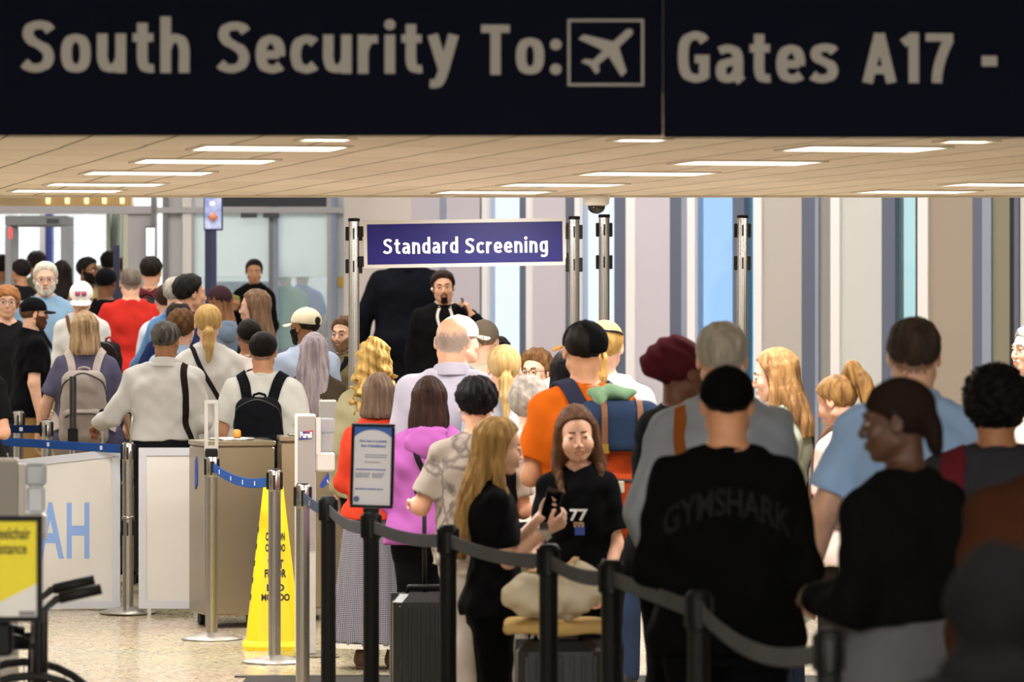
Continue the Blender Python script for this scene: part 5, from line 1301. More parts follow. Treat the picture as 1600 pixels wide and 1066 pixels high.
text('lettering', 'Wheelchair', (-26 + 12) / 530, (48 + 12) / 530, q(843), q(824), -.0085, BW, r, .015); text('lettering', 'Assistance', (-27 + 12) / 530, (42 + 12) / 530, q(866), q(848), -.0085, BW, r, .015)
m = MB(); rng = random.Random(5); x = .08
while x < w1 - .024: m.box(x, x + .006, -.0095, -.006, q(962), q(955)); x += .008
m.build('small_print', P('print_dark', '#44464c', .7), r)
MB().box(-.02, .02, -.015, .015, .02, zb_ + .01, bev=.004).build('post', P('post_grey', '#77777c', .4, metal=.5), r); MB().box(-.05, .06, -.03, .03, zb_ - .10, zb_, bev=.01).build('clamp', BLK, r); MB().lathe([(.16, 0), (.16, .012), (.03, .03)], n=30).build('base', BLK, r)

X, Y, Z = at(152, 462, z=0); r = empty('wheelchair', (X - .44, Y, 0), math.radians(-82)); tag(r, 'black wheelchair at the lower left corner, blurred and cut by the frame', 'wheelchair')
def q3(*p): return p
for sx in (-1, 1):
    x = sx * .25
    MB().tube([(x, -.25, .02 + .40), (x, -.25, .68), (x, .22, .68), (x, .22, .42)], .013, 10).tube([(x, .25, .25), (x, .25, .80), (x, .29, .835), (x, .42, .865)], .013, 10).tube([(x, -.30, .42), (x, .25, .42)], .013, 10).tube([(x, -.30, .42), (x, -.38, .12), (x * .8, -.48, .10)], .012, 10).build('side_frame', P('wheelchair_tube', '#1a1a1c', .3, metal=.5), r)
    MB().tube([(x, -.26, .66), (x, -.245, .69), (x, -.20, .70), (x, .14, .70), (x, .20, .69)], [.012, .022, .026, .026, .02], 12).build('armrest', BLK, r)
    MB().tube([(x, .30, .838), (x, .44, .870)], [.018, .019], 12).build('push_handle', P('grip_rubber', '#0b0b0c', .6), r)
    pts = [(x + sx * .05, .20 + .30 * math.cos(a_), .30 + .285 * math.sin(a_)) for a_ in np.linspace(0, 2 * PI, 33)]
    w_ = MB().tube(pts, .014, 8).build('wheel', P('tyre', '#141414', .7), r)
    m = MB()
    for i in range(12): a_ = 2 * PI * i / 12; m.tube([(x + sx * .05, .20, .30), (x + sx * .05, .20 + .29 * math.cos(a_), .30 + .275 * math.sin(a_))], .002, 5)
    m.cyl((x + sx * .02, .20, .30), (x + sx * .07, .20, .30), .025, 14); m.build('spokes', CHR, w_)
    MB().cyl((x - .013, -.34, .07), (x + .013, -.34, .07), .07, 22).build('caster', CAST, r)
    MB().box(x * .6 - .07, x * .6 + .07, -.58, -.44, .08, .095, bev=.004).build('footrest', BLK, r)
MB().box(-.22, .22, -.28, .2, .44, .475, bev=.015).build('seat', P('black_vinyl', '#151517', .5), r); MB().box(-.23, .23, .22, .25, .48, .80, bev=.012).build('backrest', P('black_vinyl', '#151517', .5), r)

# ------------------------------------------------------------------ what people carry
def thing_on(F, name, label, cat, origin, group=None):
    """an Empty in a figure's own frame for something it carries (top-level, moves on its own)"""
    ya = F.root.rotation_euler.z; o = np.array(origin) * F.k
    r = empty(name, (F.root.location.x + o[0] * math.cos(ya) - o[1] * math.sin(ya), F.root.location.y + o[0] * math.sin(ya) + o[1] * math.cos(ya), F.root.location.z + o[2]), ya)
    tag(r, label, cat, group); r['_o'] = [float(v) for v in origin]; del r['_o']
    return r
def back_y(F, x, z):
    ys = np.linspace(-.45, .05, 160, dtype=f32); d = F.top_sdf(np.stack([np.full_like(ys, x), ys, np.full_like(ys, z)], 1)); i = np.argmax(d < 0); return float(ys[i])
def strap(F, pts, name, mat, parent, origin, width=.05, thick=.008, off=.004, n=44):
    q, g = cling(F.top_sdf, pts, off, n)
    m = MB().ribbon((q - A3(origin)) * F.k, g, width * F.k, thick); return m.build(name, mat, parent)
def backpack(F, col, label, w=.30, h=.46, d=.16, zc=1.18, dx=0.0, pocket=None, strap_col=None, parts=(), group=None, sw=.055, tilt=0.0, flap=None, patch=None, straps=True):
    yb = min(back_y(F, dx, zc), back_y(F, dx, zc + h * .35), back_y(F, dx + .08, zc)) - .004
    org = (dx, yb - d / 2, zc - h / 2); r = thing_on(F, 'backpack', label, 'backpack', org, group)
    c = A3(dx, yb - d / 2, zc); ph = dx * 9 + zc * 3
    fm = fabric(col, bump=.3); pm = fabric(pocket or col, bump=.3); sm = fabric(strap_col or col, bump=.3)
    def fb(p):
        q = p - c; tp = 1 - .25 * np.clip(q[:, 2] / h + .1, 0, 1); q = q / np.stack([tp, np.ones_like(tp), np.ones_like(tp)], 1).astype(f32)
        return rbox(q, (0, 0, 0), (w / 2, d / 2, h / 2), min(d, w) * .42) + wob(p, .003, 1.4, ph)
    blob('main_compartment', fb, c - A3(w * .6, d * .65, h * .57), c + A3(w * .6, d * .65, h * .57), .009, fm, r, F.k, origin=org)
    ph_ = h * .42; pc = c + A3(0, -d * .5, -h * .22)
    fp = lambda p: smin(rbox(p, pc, (w * .40, d * .24, ph_ / 2), .035), rbox(p, pc + A3(0, .03, 0), (w * .41, .02, ph_ / 2), .02), .01) + wob(p, .0025, 1.6, ph)
    po = blob('front_pocket', fp, pc - A3(w * .5, d * .4, ph_ * .62), pc + A3(w * .5, d * .4, ph_ * .62), .009, pm, r, F.k, origin=org)
    zp = pc + A3(0, -d * .22, ph_ * .36)
    q, g = cling(fp, [zp + A3(-w * .34, .02, -.03), zp + A3(-w * .28, 0, 0), zp + A3(w * .28, 0, 0), zp + A3(w * .34, .02, -.03)], .001, 24)
    MB().ribbon((q - A3(org)) * F.k, g, .010, .004).build('zip', P('zip', '#1a1a1c', .5), po)
    q, g = cling(fb, [c + A3(-w * .45, -d * .1, .02), c + A3(-w * .40, -d * .25, h * .32), c + A3(0, -d * .3, h * .47), c + A3(w * .40, -d * .25, h * .32), c + A3(w * .45, -d * .1, .02)], .001, 40)
    MB().ribbon((q - A3(org)) * F.k, g, .010, .004).build('zip', P('zip', '#1a1a1c', .5), r)
    MB().tube([(A3(dx + x, yb - .035 + y, zc + h * .47 + z) - A3(org)) * F.k for x, y, z in ((-.045, 0, 0), (-.035, -.005, .03), (0, -.008, .04), (.035, -.005, .03), (.045, 0, 0))], .008, 8).build('grab_handle', sm, r)
    if straps:
        for sg in (-1, 1):
            x = dx + sg * .075; sx = sg * float(F.sho[0]) * .62
            pts = [(x, yb - .005, zc + h * .40), (x + (sx - x) * .5, yb + .03, max(zc + h * .5, 1.40)), (sx, -.03, 1.485), (sx * 1.05, .07, 1.42), (sx * 1.1, .13, 1.30), (sx * 1.3, .12, 1.15), (sx * 1.5, .02, 1.06), (dx + sg * w * .42, yb + .02, zc - h * .36)]
            strap(F, pts, 'shoulder_strap', sm, r, org, sw, .012)
    if patch: 
        px_, pz_, pcx = patch; s0 = pc + A3(px_, -d * .27, pz_); MB().box(-.022, .022, -.004, .004, -.022, .022).build('patch', fabric(pcx), po, loc=tuple((s0 - A3(org)) * F.k))
    return r, org, c, fb
def crossbody(F, col, label, pts, bag=None, name='shoulder_bag', cat='bag', width=.03, bagcol=None, group=None, size=(.24, .10, .20), n=50):
    org = bag if bag else pts[-1]; r = thing_on(F, name, label, cat, (org[0], org[1], org[2] - size[2] / 2), group); org = (org[0], org[1], org[2] - size[2] / 2)
    m = fabric(col, bump=.2); strap(F, pts, 'strap', m, r, org, width, .005, .003, n)
    if bag:
        c = A3(bag); fb = lambda p: rbox(p, c, A3(size) / 2, min(size) * .35) + wob(p, .003, 1.5, bag[0])
        blob('body', fb, c - A3(size) * .65, c + A3(size) * .65, .009, fabric(bagcol or col, bump=.2, rough=.6), r, F.k, origin=org)
        MB().box(-size[0] * .36, size[0] * .36, -size[1] * .5 - .006, -size[1] * .5, size[2] * .66, size[2] * .69).build('zip', P('zip_brass', '#8a7448', .35, metal=.8), r)
    return r
def hand(F, i):
    a = F.arms[i]; m = A3(1 if i == 0 else -1, 1, 1); f = lambda v: v * m
    p = F.relean(A3([f(a['W'] + a['H'] * .085)]))[0]; return p, f(a['H']), f(a['N']), f(a['T'])
def phone(F, i, label, col='#121214', off=.030, flip=False, up=None, screen=None, name='phone'):
    p, H, N, T = hand(F, i); c = p + N * off; r = thing_on(F, name, label, 'phone', c)
    L = nrm(up) if up is not None else H; Nn = nrm(N - L * (N @ L)); S = np.cross(L, Nn)
    M = Matrix(((S[0], Nn[0], L[0], 0), (S[1], Nn[1], L[1], 0), (S[2], Nn[2], L[2], 0), (0, 0, 0, 1)))
    MB().box(-.036, .036, -.004, .004, -.072, .072, bev=.003, M=M).build('case', P('phone_case', col, .3), r)
    MB().box(-.033, .033, .0042, .0052, -.068, .068, M=M).build('screen', P('phone_screen', screen or '#08090b', .1), r)
    return r
def suitcase(px, s, w, d, h, label, col='#141416', rz=0, handle=None, ribs=True, group='suitcases', wheels=True):
    Y = FPX / s; r = empty('suitcase', ((px - 800) / s, Y, fz(Y)), math.radians(rz)); tag(r, label, 'suitcase', group)
    cm = P('suitcase_shell', col, .35, spec=.5); b = MB().box(-w / 2, w / 2, -d / 2, d / 2, .06, h, bev=.035)
    if ribs:
        for i in range(7): x = -w / 2 + w * (i + .75) / 7.5; b.box(x - .008, x + .008, -d / 2 - .005, d / 2 + .005, .11, h - .05, bev=.003)
    b.build('shell', cm, r); MB().box(-w / 2 - .003, w / 2 + .003, -.008, .008, .07, h + .003, bev=.003).build('zip', P('zip', '#1a1a1c', .5), r)
    MB().tube([(-.08, 0, h - .005), (-.075, 0, h + .028), (.075, 0, h + .028), (.08, 0, h - .005)], .011, 8).build('carry_handle', BLK, r)
    for x in (-w / 2 + .05, w / 2 - .05):
        for y in (-d / 2 + .05, d / 2 - .05): MB().cyl((x - .012, y, .030), (x + .012, y, .030), .030, 16).box(x - .018, x + .018, y - .018, y + .018, .045, .066).build('wheel', CAST, r)
    if handle:
        for x in (-.09, .09) if handle[1] == 2 else (0,): MB().tube([(x, .02, h - .02), (x, .02, handle[0])], .010, 8).build('handle_rail', CHR if handle[2] else BLK, r)
        MB().box(-.11 if handle[1] == 2 else -.045, .11 if handle[1] == 2 else .045, 0, .04, handle[0] - .02, handle[0] + .012, bev=.008).build('pull_handle', BLK, r)
    return r

# ------------------------------------------------------------------ the travellers
DK = '#101012'; KH = '#8a6f48'; JE = '#2c3850'; GRY = '#4b4b50'
S1, S2, S3, S4, S5, S6 = '#dcae94', '#cf9c80', '#b98564', '#9a6a48', '#6c4630', '#482e22'
TR = lambda c=DK, **k: dict(col=c, **k)
def p(*a, **k): return person(*a, **k)
# --- far hall, left
p('person in a grey tee with dark hair at the far left edge of the hall', 2, 398, 158, 15, skin_=S4, hair=('short', '#1c1614'), shirt=dict(kind='tee', col='#8d8e86'), legs=TR(JE))
p('person in black with dark hair beside the metal detector post', 33, 405, 165, 40, 'f', skin_=S3, hair=('short', '#20171a'), shirt=dict(kind='tee', col='#1d1c20'), legs=TR())
p('tall person in olive standing inside the metal detector arch', 58, 392, 152, -30, skin_=S4, hair=('short', '#2a2220'), shirt=dict(kind='tee', col='#6d6f5a'), legs=TR(GRY))
p('person with long dark hair behind the white bearded man', 96, 407, 168, 20, 'f', skin_=S3, hair=('long', '#1e1616', None, dict(L=.25)), shirt=dict(kind='tee', col='#8eb0e0'), legs=TR())
p('bearded person in an olive shirt looking right by the bright windows', 137, 402, 170, -120, face=True, skin_=S5, hair=('short', '#14100f'), beard=('#14100f',), shirt=dict(kind='tee', col='#8c7f52'), legs=TR(JE))
p('person with short light hair far behind the black capped man', 153, 415, 150, 10, 'f', skin_=S2, hair=('short', '#8c7a60'), shirt=dict(kind='tee', col='#3c4c78'), legs=TR())
p('person with dark hair just left of the slim navy post', 172, 392, 158, -20, skin_=S4, hair=('short', '#15120f'), shirt=dict(kind='tee', col='#3d4650'), legs=TR())
p('person with black hair in a dark top beyond the man in red', 197, 401, 143, 30, 'f', skin_=S4, hair=('short', '#1a1412'), shirt=dict(kind='tee', col='#5a4638'), legs=TR())
# --- hall, left group
p('person with curly red brown hair and black top facing the camera at left edge', 11, 444, 212, 188, 'f', face=True, w=1.1, skin_=S1, hair=('curls', '#8a5a38', '#b07a4c'), glasses='#9a8f8a', shirt=dict(kind='tee', col='#1a1a1e'), legs=TR(GRY))
blue = p('white bearded man with grey hair and a light blue shirt facing the camera', 71, 409, 200, 182, face=True, w=1.18, head=(4, 4, 0), skin_=S1, hair=('short', '#b9b2a6', '#d8d2c6'), beard=('#d6d0c6',), glasses='#8a8d92', arms=('rest', 'rest'), shirt=dict(kind='dress_shirt', sleeve='long', col='#7b9ab6'), legs=TR('#b0a68c'))
crossbody(blue, '#16161a', 'dark strap bag over the shoulder of the white bearded man', [(.10, -.11, 1.30), (.11, -.02, 1.49), (.09, .09, 1.42), (.02, .15, 1.25), (-.12, .13, 1.02), (-.20, .02, .94)], (-.24, .0, .86), bagcol='#2a2a30')
khaki = p('man in a black cap, black polo and khaki trousers walking right', 52, 465, 217, -72, lean=.05, w=1.08, skin_=S1, hair=('nape', '#5a4030'), hat=('cap', '#101013', None, 0), beard=('#5b3826',), arms=('down', 'rest'), hands=(1, 1), shirt=dict(kind='polo', col='#0c0c10'), legs=TR(KH), face=True)
wc = p('person in a white cap and white sweater looking down toward the camera', 127, 437, 207, 183, 'f', face=True, squint=.9, head=(0, 24, 0), skin_=S1, hair=('short', '#b89468'), hat=('capback', '#efecea'), arms=('rest', 'rest'), shirt=dict(kind='sweater', col='#d2d0ce'), legs=TR('#5a5a62'))
vs = MB()
for sg in (-1, 1): vs.lathe([(.002, -.004), (.020, 0), (.002, .006)], c=(0, 0, 0), n=16, M=Matrix.Translation((sg * .024, .092, .075)) @ Matrix.Rotation(-1.0, 4, 'X'))
vs.box(-.05, .05, .075, .08, .085, .088); vs.v = [tuple(v) for v in wc.fromhead(np.array(vs.v, f32)) * wc.k]; vs.build('sunglasses', P('pink_lens', '#a8506a', .2), wc.root)
crossbody(wc, '#6e4c2c', 'brown leather bag hanging at the hip of the person in the white cap', [(.10, -.10, 1.30), (.09, -.01, 1.48), (.10, .09, 1.40), (.02, .14, 1.22), (-.14, .12, 1.02), (-.20, .02, .98)], (-.25, .03, 1.0), bagcol='#7a5330', size=(.13, .16, .26))
p('man in a black cap and black tee seen from behind, left of the red shirt', 165, 419, 190, -15, skin_=S5, hair=('buzz', '#171310'), hat=('capback', '#0c0c10', None, 10), w=1.1, shirt=dict(kind='tee', col='#0c0c0e'), legs=TR())
p('man in a bright red tee with cropped grey hair seen from behind', 204, 418, 196, 14, w=1.2, skin_=S1, hair=('buzz', '#6e645c'), stub='#8a7468', arms=('pocket', 'out'), shirt=dict(kind='tee', col='#bd2f27', fold=.006), legs=TR('#2c3040'))
mar = p('man in a maroon shirt with dark hair wearing a black backpack', 236, 401, 184, -8, skin_=S2, hair=('short', '#1d1714'), shirt=dict(kind='tee', col='#6a2a34'), legs=TR())
backpack(mar, '#1a1a1e', 'black backpack on the man in the maroon shirt', zc=1.2, w=.32)
p('person with a dark reddish bun behind the navy jacket', 259, 443, 205, 15, 'f', skin_=S2, hair=('bun', '#3a2420'), shirt=dict(kind='tee', col='#c3c9d6'), legs=TR())
den = p('grey haired man in a denim blue shirt half hidden by the dark haired man', 276, 433, 210, -35, skin_=S1, hair=('short', '#a8a49c'), w=1.1, arms=('down', dict(u=(.75, .2, -1), f=(.8, .5, -.35), n=(0, 0, -1), c=.5)), shirt=dict(kind='dress_shirt', col='#5f88b8'), legs=TR(JE))
nav = p('man with slicked dark hair and a navy jacket facing right', 296, 429, 224, -52, skin_=S2, hair=('side', '#1c1a1a'), head=(-10, 0, 0), shirt=dict(kind='jacket', col='#27345c'), legs=TR(), face=True)
backpack(den, '#241e20', 'round black bag with red trim carried behind the denim shirt', zc=1.15, w=.24, h=.28, d=.14, dx=-.24, strap_col='#b8323a', straps=False, pocket='#43282c')
wb = p('person with blonde hair pinned in a ponytail and a white sweater', 325, 474, 246, 6, 'f', skin_=S1, hair=('lowpony', '#b08a52', '#cfae74', dict(L=.2)), w=1.15, shirt=dict(kind='sweater', col='#cfccc8'), legs=TR('#3a3f52'))
crossbody(wb, '#25202a', 'dark shoulder bag strap across the white sweater', [(.14, .10, 1.06), (.02, .14, 1.25), (-.09, .08, 1.43), (-.10, -.02, 1.48), (-.06, -.13, 1.36), (.03, -.13, 1.22), (.12, -.12, 1.06), (.19, -.03, .94)], (.23, -.02, .86), bagcol='#2a2630')
p('person in a dark brown beanie and grey blue hoodie facing away', 343, 449, 206, 35, 'f', skin_=S1, hair=('long', '#6a4a34', '#94694a', dict(L=.22)), hat=('beanie', '#37242a'), shirt=dict(kind='hoodie', col='#6d7c92'), legs=TR())
far = p('dark haired person in black looking at a phone before the glass partition', 397, 403, 162, 172, 'f', face=True, head=(12, 8, 0), skin_=S3, hair=('lowpony', '#241a18'), arms=(dict(u=(.10, .15, -1), f=(-.15, .8, .75), n=(-.2, -.8, .5), c=.8), 'rest'), hands=(1, 0), shirt=dict(kind='jacket', col='#0d0d0f'), legs=TR())
phone(far, 0, 'phone in a yellow green case held before the glass partition', '#b9b872', .02)
p('person with long brown hair in profile facing left, wearing black', 399, 452, 222, 78, 'f', face=True, skin_=S1, hair=('long', '#5c4536', '#8a6e58', dict(L=.24)), shirt=dict(kind='sweater', col='#17171d'), legs=TR())
p('person in a green shirt and black trousers behind the glass partition', 446, 410, 150, 20, skin_=S4, hair=('short', '#8a8a8a'), shirt=dict(kind='tee', col='#5aa074'), legs=TR())
p('person in a bright blue uniform shirt behind the glass partition', 472, 412, 144, -10, skin_=S4, hair=('short', '#4a4440'), shirt=dict(kind='dress_shirt', sleeve='short', col='#3f66b4'), legs=TR())
p('small distant person in white behind the right end of the partition', 534, 425, 142, 10, 'f', skin_=S3, hair=('short', '#6a6460'), shirt=dict(kind='tee', col='#d8dce4'), legs=TR('#3a4a70'))
# --- hall, nearer left group
gb = p('person with shoulder length grey blonde hair and a slate tee seen from behind', 133, 486, 240, 3, 'f', w=1.25, skin_=S1, hair=('bob', '#7e6244', '#c8ab88', dict(L=.17)), arms=('out', 'out'), hands=(1, 1), shirt=dict(kind='tee', col='#56546c', fab=dict(bump=.2)), legs=TR('#9a8f8d'), hip=1.1)
backpack(gb, '#a09690', 'taupe backpack with a small brown patch on the grey blonde traveller', w=.34, h=.52, d=.17, zc=1.10, pocket='#968b84', strap_col='#b4a8a2', patch=(.08, -.07, '#7a4630'))
p('person with folded bare arms and black clothes cut by the left edge', -46, 505, 268, 170, 'f', w=1.15, skin_=S2, hair=('long', '#2a1f1b'), arms=('fold', 'fold'), shirt=dict(kind='tee', col='#141416'), legs=TR())
ws = p('man in a white long sleeved shirt with grey streaked dark hair seen from behind', 259, 502, 254, -3, w=1.22, sw=1.04, skin_=S4, hair=('short', '#2c2724', '#6a645e'), head=(-12, 6, 0), arms=('bent', dict(u=(.62, .05, -1), f=(.45, .75, -.22), n=(-.4, 0, -1), c=.9)), hands=(0, 1), shirt=dict(kind='dress_shirt', col='#c8c6c3', fold=.006, hem=.99), legs=TR('#1b1b20'))
crossbody(ws, '#241c18', 'black messenger bag on the right shoulder of the man in the white shirt', [(.13, .12, 1.2), (.12, .08, 1.42), (.12, -.02, 1.47), (.135, -.10, 1.38), (.155, -.13, 1.22), (.17, -.13, 1.05), (.20, -.06, .95)], (.25, -.02, .86), width=.045, bagcol='#201b19', size=(.12, .30, .22))
lb = p('young man with thick brown hair and a light blue polo behind the white shirt', 284, 483, 240, -14, skin_=S1, hair=('thick', '#4a3220', '#6a4a30'), shirt=dict(kind='polo', col='#9fb6d2'), legs=TR(JE))
crossbody(lb, '#4a4648', 'grey sling strap over the light blue polo', [(.02, .14, 1.25), (.10, .08, 1.42), (.10, -.02, 1.48), (.09, -.12, 1.38), (.0, -.13, 1.22), (-.1, -.12, 1.08)], None, width=.06, name='sling_strap')
p('man with thinning dark hair and a navy tee behind the brown haired young man', 279, 469, 228, 22, w=1.25, skin_=S3, hair=('bald_spot', '#241e1a'), arms=('bent', 'out'), shirt=dict(kind='tee', col='#1c2850'), legs=TR())
wt = p('man with a dark faded haircut and pinkish white tee behind the black backpack', 389, 500, 235, 12, skin_=S4, hair=('buzz', '#1c1612', None, dict(t=.009)), stub='#5a4232', w=1.15, shirt=dict(kind='tee', col='#ddd0ca'), legs=TR())
backpack(wt, '#1d1d20', 'black backpack with wide strap on the pinkish white tee', zc=1.14, w=.30, sw=.075)
fd = p('man with a shaved fade and white tee seen from behind at the steel bins', 411, 521, 262, -4, w=1.24, sw=1.02, skin_=S3, hair=('buzz', '#17120f', None, dict(t=.011)), stub='#806050', arms=('bent', 'bent'), shirt=dict(kind='tee', col='#c9c9c3', fold=.006, loose=.03), legs=TR())
backpack(fd, '#121317', 'black zipped backpack worn on the white tee at the steel bins', w=.33, h=.46, d=.17, zc=1.12, sw=.07)
p('man in a cream cap and pale blue shirt with a dark beard looking left', 478, 481, 244, 38, skin_=S4, head=(14, 0, 0), hair=('buzz', '#241c18'), hat=('cap', '#e8dec2'), beard=('#1d1613',), w=1.1, shirt=dict(kind='dress_shirt', col='#aebcd6'), legs=TR(), face=True)
p('person with long straight lilac grey hair and a brown sweater', 491, 520, 256, -8, 'f', skin_=S1, hair=('long', '#8d8088', '#cabfc6', dict(L=.46, vol=1.08)), shirt=dict(kind='sweater', col='#4b4034'), legs=TR())
ob = p('bearded man in an olive jacket looking left beside the tall steel pole', 538, 494, 238, 142, face=True, head=(12, 2, 0), skin_=S1, hair=('short', '#5e4632'), beard=('#8a6c54',), w=1.05, shirt=dict(kind='jacket', col='#6b6144'), legs=TR(KH))
crossbody(ob, '#14141a', 'black bag strap across the olive jacket', [(-.1, -.13, 1.25), (-.10, -.03, 1.50), (-.08, .08, 1.42), (.0, .15, 1.25), (.12, .13, 1.05)], None, width=.04, name='bag_strap')
p('person with long wavy golden blonde hair behind the orange red sweater', 584, 528, 288, 2, 'f', skin_=S1, hair=('curly', '#745828', '#c9a968', dict(L=.40, vol=1.15)), shirt=dict(kind='sweater', col='#8a8468'), legs=TR())
# --- staff by the blue sign
su = p('person in a dark navy uniform jacket whose head the blue sign hides', 637, 366, 178, 8, w=1.35, sw=1.15, skin_=S3, hair=('short', '#1c1a1a'), arms=('down', dict(u=(.50, .05, -1), f=(.10, .30, -1), n=(-1, 0, 0), c=.8)), hands=(0, 1), shirt=dict(kind='jacket', col='#0e1018', fold=.003), legs=TR('#12131a'))
m = MB(); a_ = su.arms[1]
for t_ in (.16, .185):
    c = (a_['E'] + a_['F'] * t_) * A3(-1, 1, 1); F_ = a_['F'] * A3(-1, 1, 1); M = Matrix.Translation(Vector(c) * su.k) @ Vector(F_).to_track_quat('Z', 'Y').to_matrix().to_4x4()
    m.lathe([(.066, 0), (.067, .002), (.067, .016), (.066, .018)], n=24, M=M)
m.build('cuff_stripes', P('gold_braid', '#b8923c', .45, metal=.5), su.shirt_ob)
pp, H_, N_, T_ = hand(su, 1); r = thing_on(su, 'clipboard', 'white folder held by the person in the navy uniform jacket', 'folder', pp + N_ * .02)
MB().box(-.02, .16, -.12, .12, -.012, .0, bev=.003).build('cover', P('paper', '#d6d8e0', .6), r); MB().box(-.015, .155, -.115, .115, -.010, .003).build('sheets', P('paper_white', '#ecebea', .7), r)
ph_ = p('dark haired man with a goatee in a black jacket talking on a phone', 692, 423, 200, 182, face=True, head=(0, 2, 4), w=1.1, sw=1.05, skin_=S2, hair=('side', '#2a1d19'), beard=('#231815', 'goatee'), arms=('down', dict(u=(.5, .5, -.52), f=(-.57, -.15, .81), n=(-.9, -.2, -.5), h=(-.35, -.1, .9), c=.75)), hands=(1, 1), shirt=dict(kind='jacket', col='#0c0c0e', fold=.005, vneck=1.0), legs=TR())
phone(ph_, 1, 'black phone held to the ear of the man in the black jacket', '#080809', .022)
for sg in (-1, 1):
    q, g = cling(ph_.top_sdf, [(sg * .075, -.02, 1.49), (sg * .06, .08, 1.42), (sg * .035, .14, 1.30), (sg * .012, .15, 1.18)], .003, 24)
    MB().ribbon(q * ph_.k, g, .022, .003).build('lanyard', fabric('#cfc9c0'), ph_.root)
MB().lathe([(.002, -.012), (.009, -.004), (.009, .006), (.003, .012)], n=14, M=Matrix.Translation(Vector(ph_.fromhead(A3([[.086, .0, -.008]]))[0] * ph_.k))).build('earbud', P('earbud_white', '#f0eef0', .3), ph_.root)
# --- queue, middle
wcp = p('person in a white cap with a tan peak half hidden by the bald man', 717, 493, 300, -64, skin_=S1, hair=('buzz', '#5a4a3c'), hat=('capback', '#cfcdcb', '#b3a48a', 8), glasses='#1a1a1a', face=True, shirt=dict(kind='tee', col='#5c6674'), legs=TR(), arms=(dict(u=(.2, .6, -.6), f=(-.1, .75, .75), n=(0, 0, -1), c=.5), 'bent'), hands=(1, 0))
bald = p('bald man with a grey fringe and lavender grey shirt seen from behind', 706, 496, 316, -2, w=1.28, sw=1.05, skin_=S2, hair=None, stub='#97857a', stubtop=.035, extra_top=.002, shirt=dict(kind='dress_shirt', sleeve='long', col='#a8a4b4', fold=.005), legs=TR('#4a4a50'), arms=('bent', 'bent'))
bh = p('man in a brown cap and beige hoodie seen from behind', 756, 500, 268, -12, skin_=S1, hair=('buzz', '#8a6a4c'), hat=('capback', '#6e6356'), shirt=dict(kind='hoodie', col='#bdb5a2', fold=.008), legs=TR(KH), w=1.1)
p('person with dark curly hair barely showing beyond the brown cap', 776, 524, 255, 10, skin_=S4, hair=('curls', '#1c1516'), shirt=dict(kind='tee', col='#3c3c44'), legs=TR())
p('person with straw blonde hair tied low with a dark band', 788, 537, 322, 4, 'f', skin_=S1, hair=('lowpony', '#a8874f', '#c8ae7c', dict(L=.25)), shirt=dict(kind='tee', col='#a9b0c0'), legs=TR())
p('boy with brown hair and black glasses peeking out facing the camera', 838, 545, 274, 158, face=True, head=(-6, 2, 0), skin_=S1, hair=('thick', '#5c4026', '#7c5a3a'), glasses='#101013', shirt=dict(kind='tee', col='#7f8698'), legs=TR(), hs=1.08)
p('person with long black braids half hidden by the orange shirt', 887, 546, 304, -10, 'f', skin_=S5, hair=('long', '#141114', None, dict(L=.30)), shirt=dict(kind='tee', col='#d8d6d4'), legs=TR())
wbl = p('person in a white tee with tied blonde hair beyond the black and orange cap', 945, 499, 330, -12, 'f', w=1.2, sw=1.12, skin_=S1, hair=('lowpony', '#a87f48', '#c9a260', dict(L=.12)), shirt=dict(kind='tee', col='#bfc2c7'), legs=TR(JE))
b = MB().tube([wbl.fromhead(A3([[.088 * math.sin(t_) , -.01 + .104 * -math.cos(t_) * .95, .055 + .02 * math.cos(t_)]]))[0] * wbl.k for t_ in np.linspace(-1.5, 1.5, 17)], .007, 8); b.build('hair_band', P('black_band', '#121114', .4), wbl.root)
p('person with short fluffy silver grey hair and a cream top', 827, 586, 348, -10, 'f', skin_=S1, hair=('fluffy', '#857d76', '#b8afa7'), w=1.1, shirt=dict(kind='tee', col='#d8cfc2'), legs=TR('#8a8278'))
bun = p('person in an orange red sweater and long gingham skirt with half tied grey brown hair', 592, 583, 311, -12, 'f', w=1.12, skin_=S2, hair=('bob', '#57463a', '#7a6656', dict(L=.135)), arms=('bent', 'bent'), shirt=dict(kind='sweater', sleeve='three', col='#c5402a', hem=.90), legs=dict(kind='skirt', col='#a3a1aa', fab=dict(pattern='gingham', col2='#34343f', bump=.1), z0=.16, r0=.285, pleat=.008), shoes='#5a3c26')
m = MB(); n_ = 120; vs = []
for i in range(n_):
    th = 2 * PI * i / n_; pl = .297 + .006 * math.sin(th * 17 + 2 * math.sin(th * 3))
    for dz, k_ in ((.16, .0), (.135 - .006 * abs(math.sin(th * 34)), .006)): vs.append((math.sin(th) * (pl + k_) * bun.k, math.cos(th) * (pl * .805 + k_) * bun.k, dz * bun.k))
m.add(vs, [(2 * i, 2 * i + 1, (2 * i + 3) % (2 * n_), (2 * i + 2) % (2 * n_)) for i in range(n_)]); m.build('lace_hem', fabric('#d8d2c6'), bun.legs_ob)
mg = p('person with dark brown straight hair and a magenta hoodie', 671, 588, 340, -6, 'f', w=1.12, skin_=S2, hair=('bob', '#241714', '#3a2620', dict(L=.235, vol=1.05)), arms=('bent', 'bent'), shirt=dict(kind='hoodie', col='#a3599f', fold=.008, hem=.86), legs=TR('#0c0c0e'), shoes='#c99a94')
crossbody(mg, '#1c1a1c', 'black bag strap across the magenta hoodie', [(.1, .15, 1.2), (.06, .08, 1.43), (-.06, -.02, 1.49), (-.07, -.12, 1.36), (.02, -.14, 1.20), (.12, -.13, 1.06)], None, width=.032, name='bag_strap')
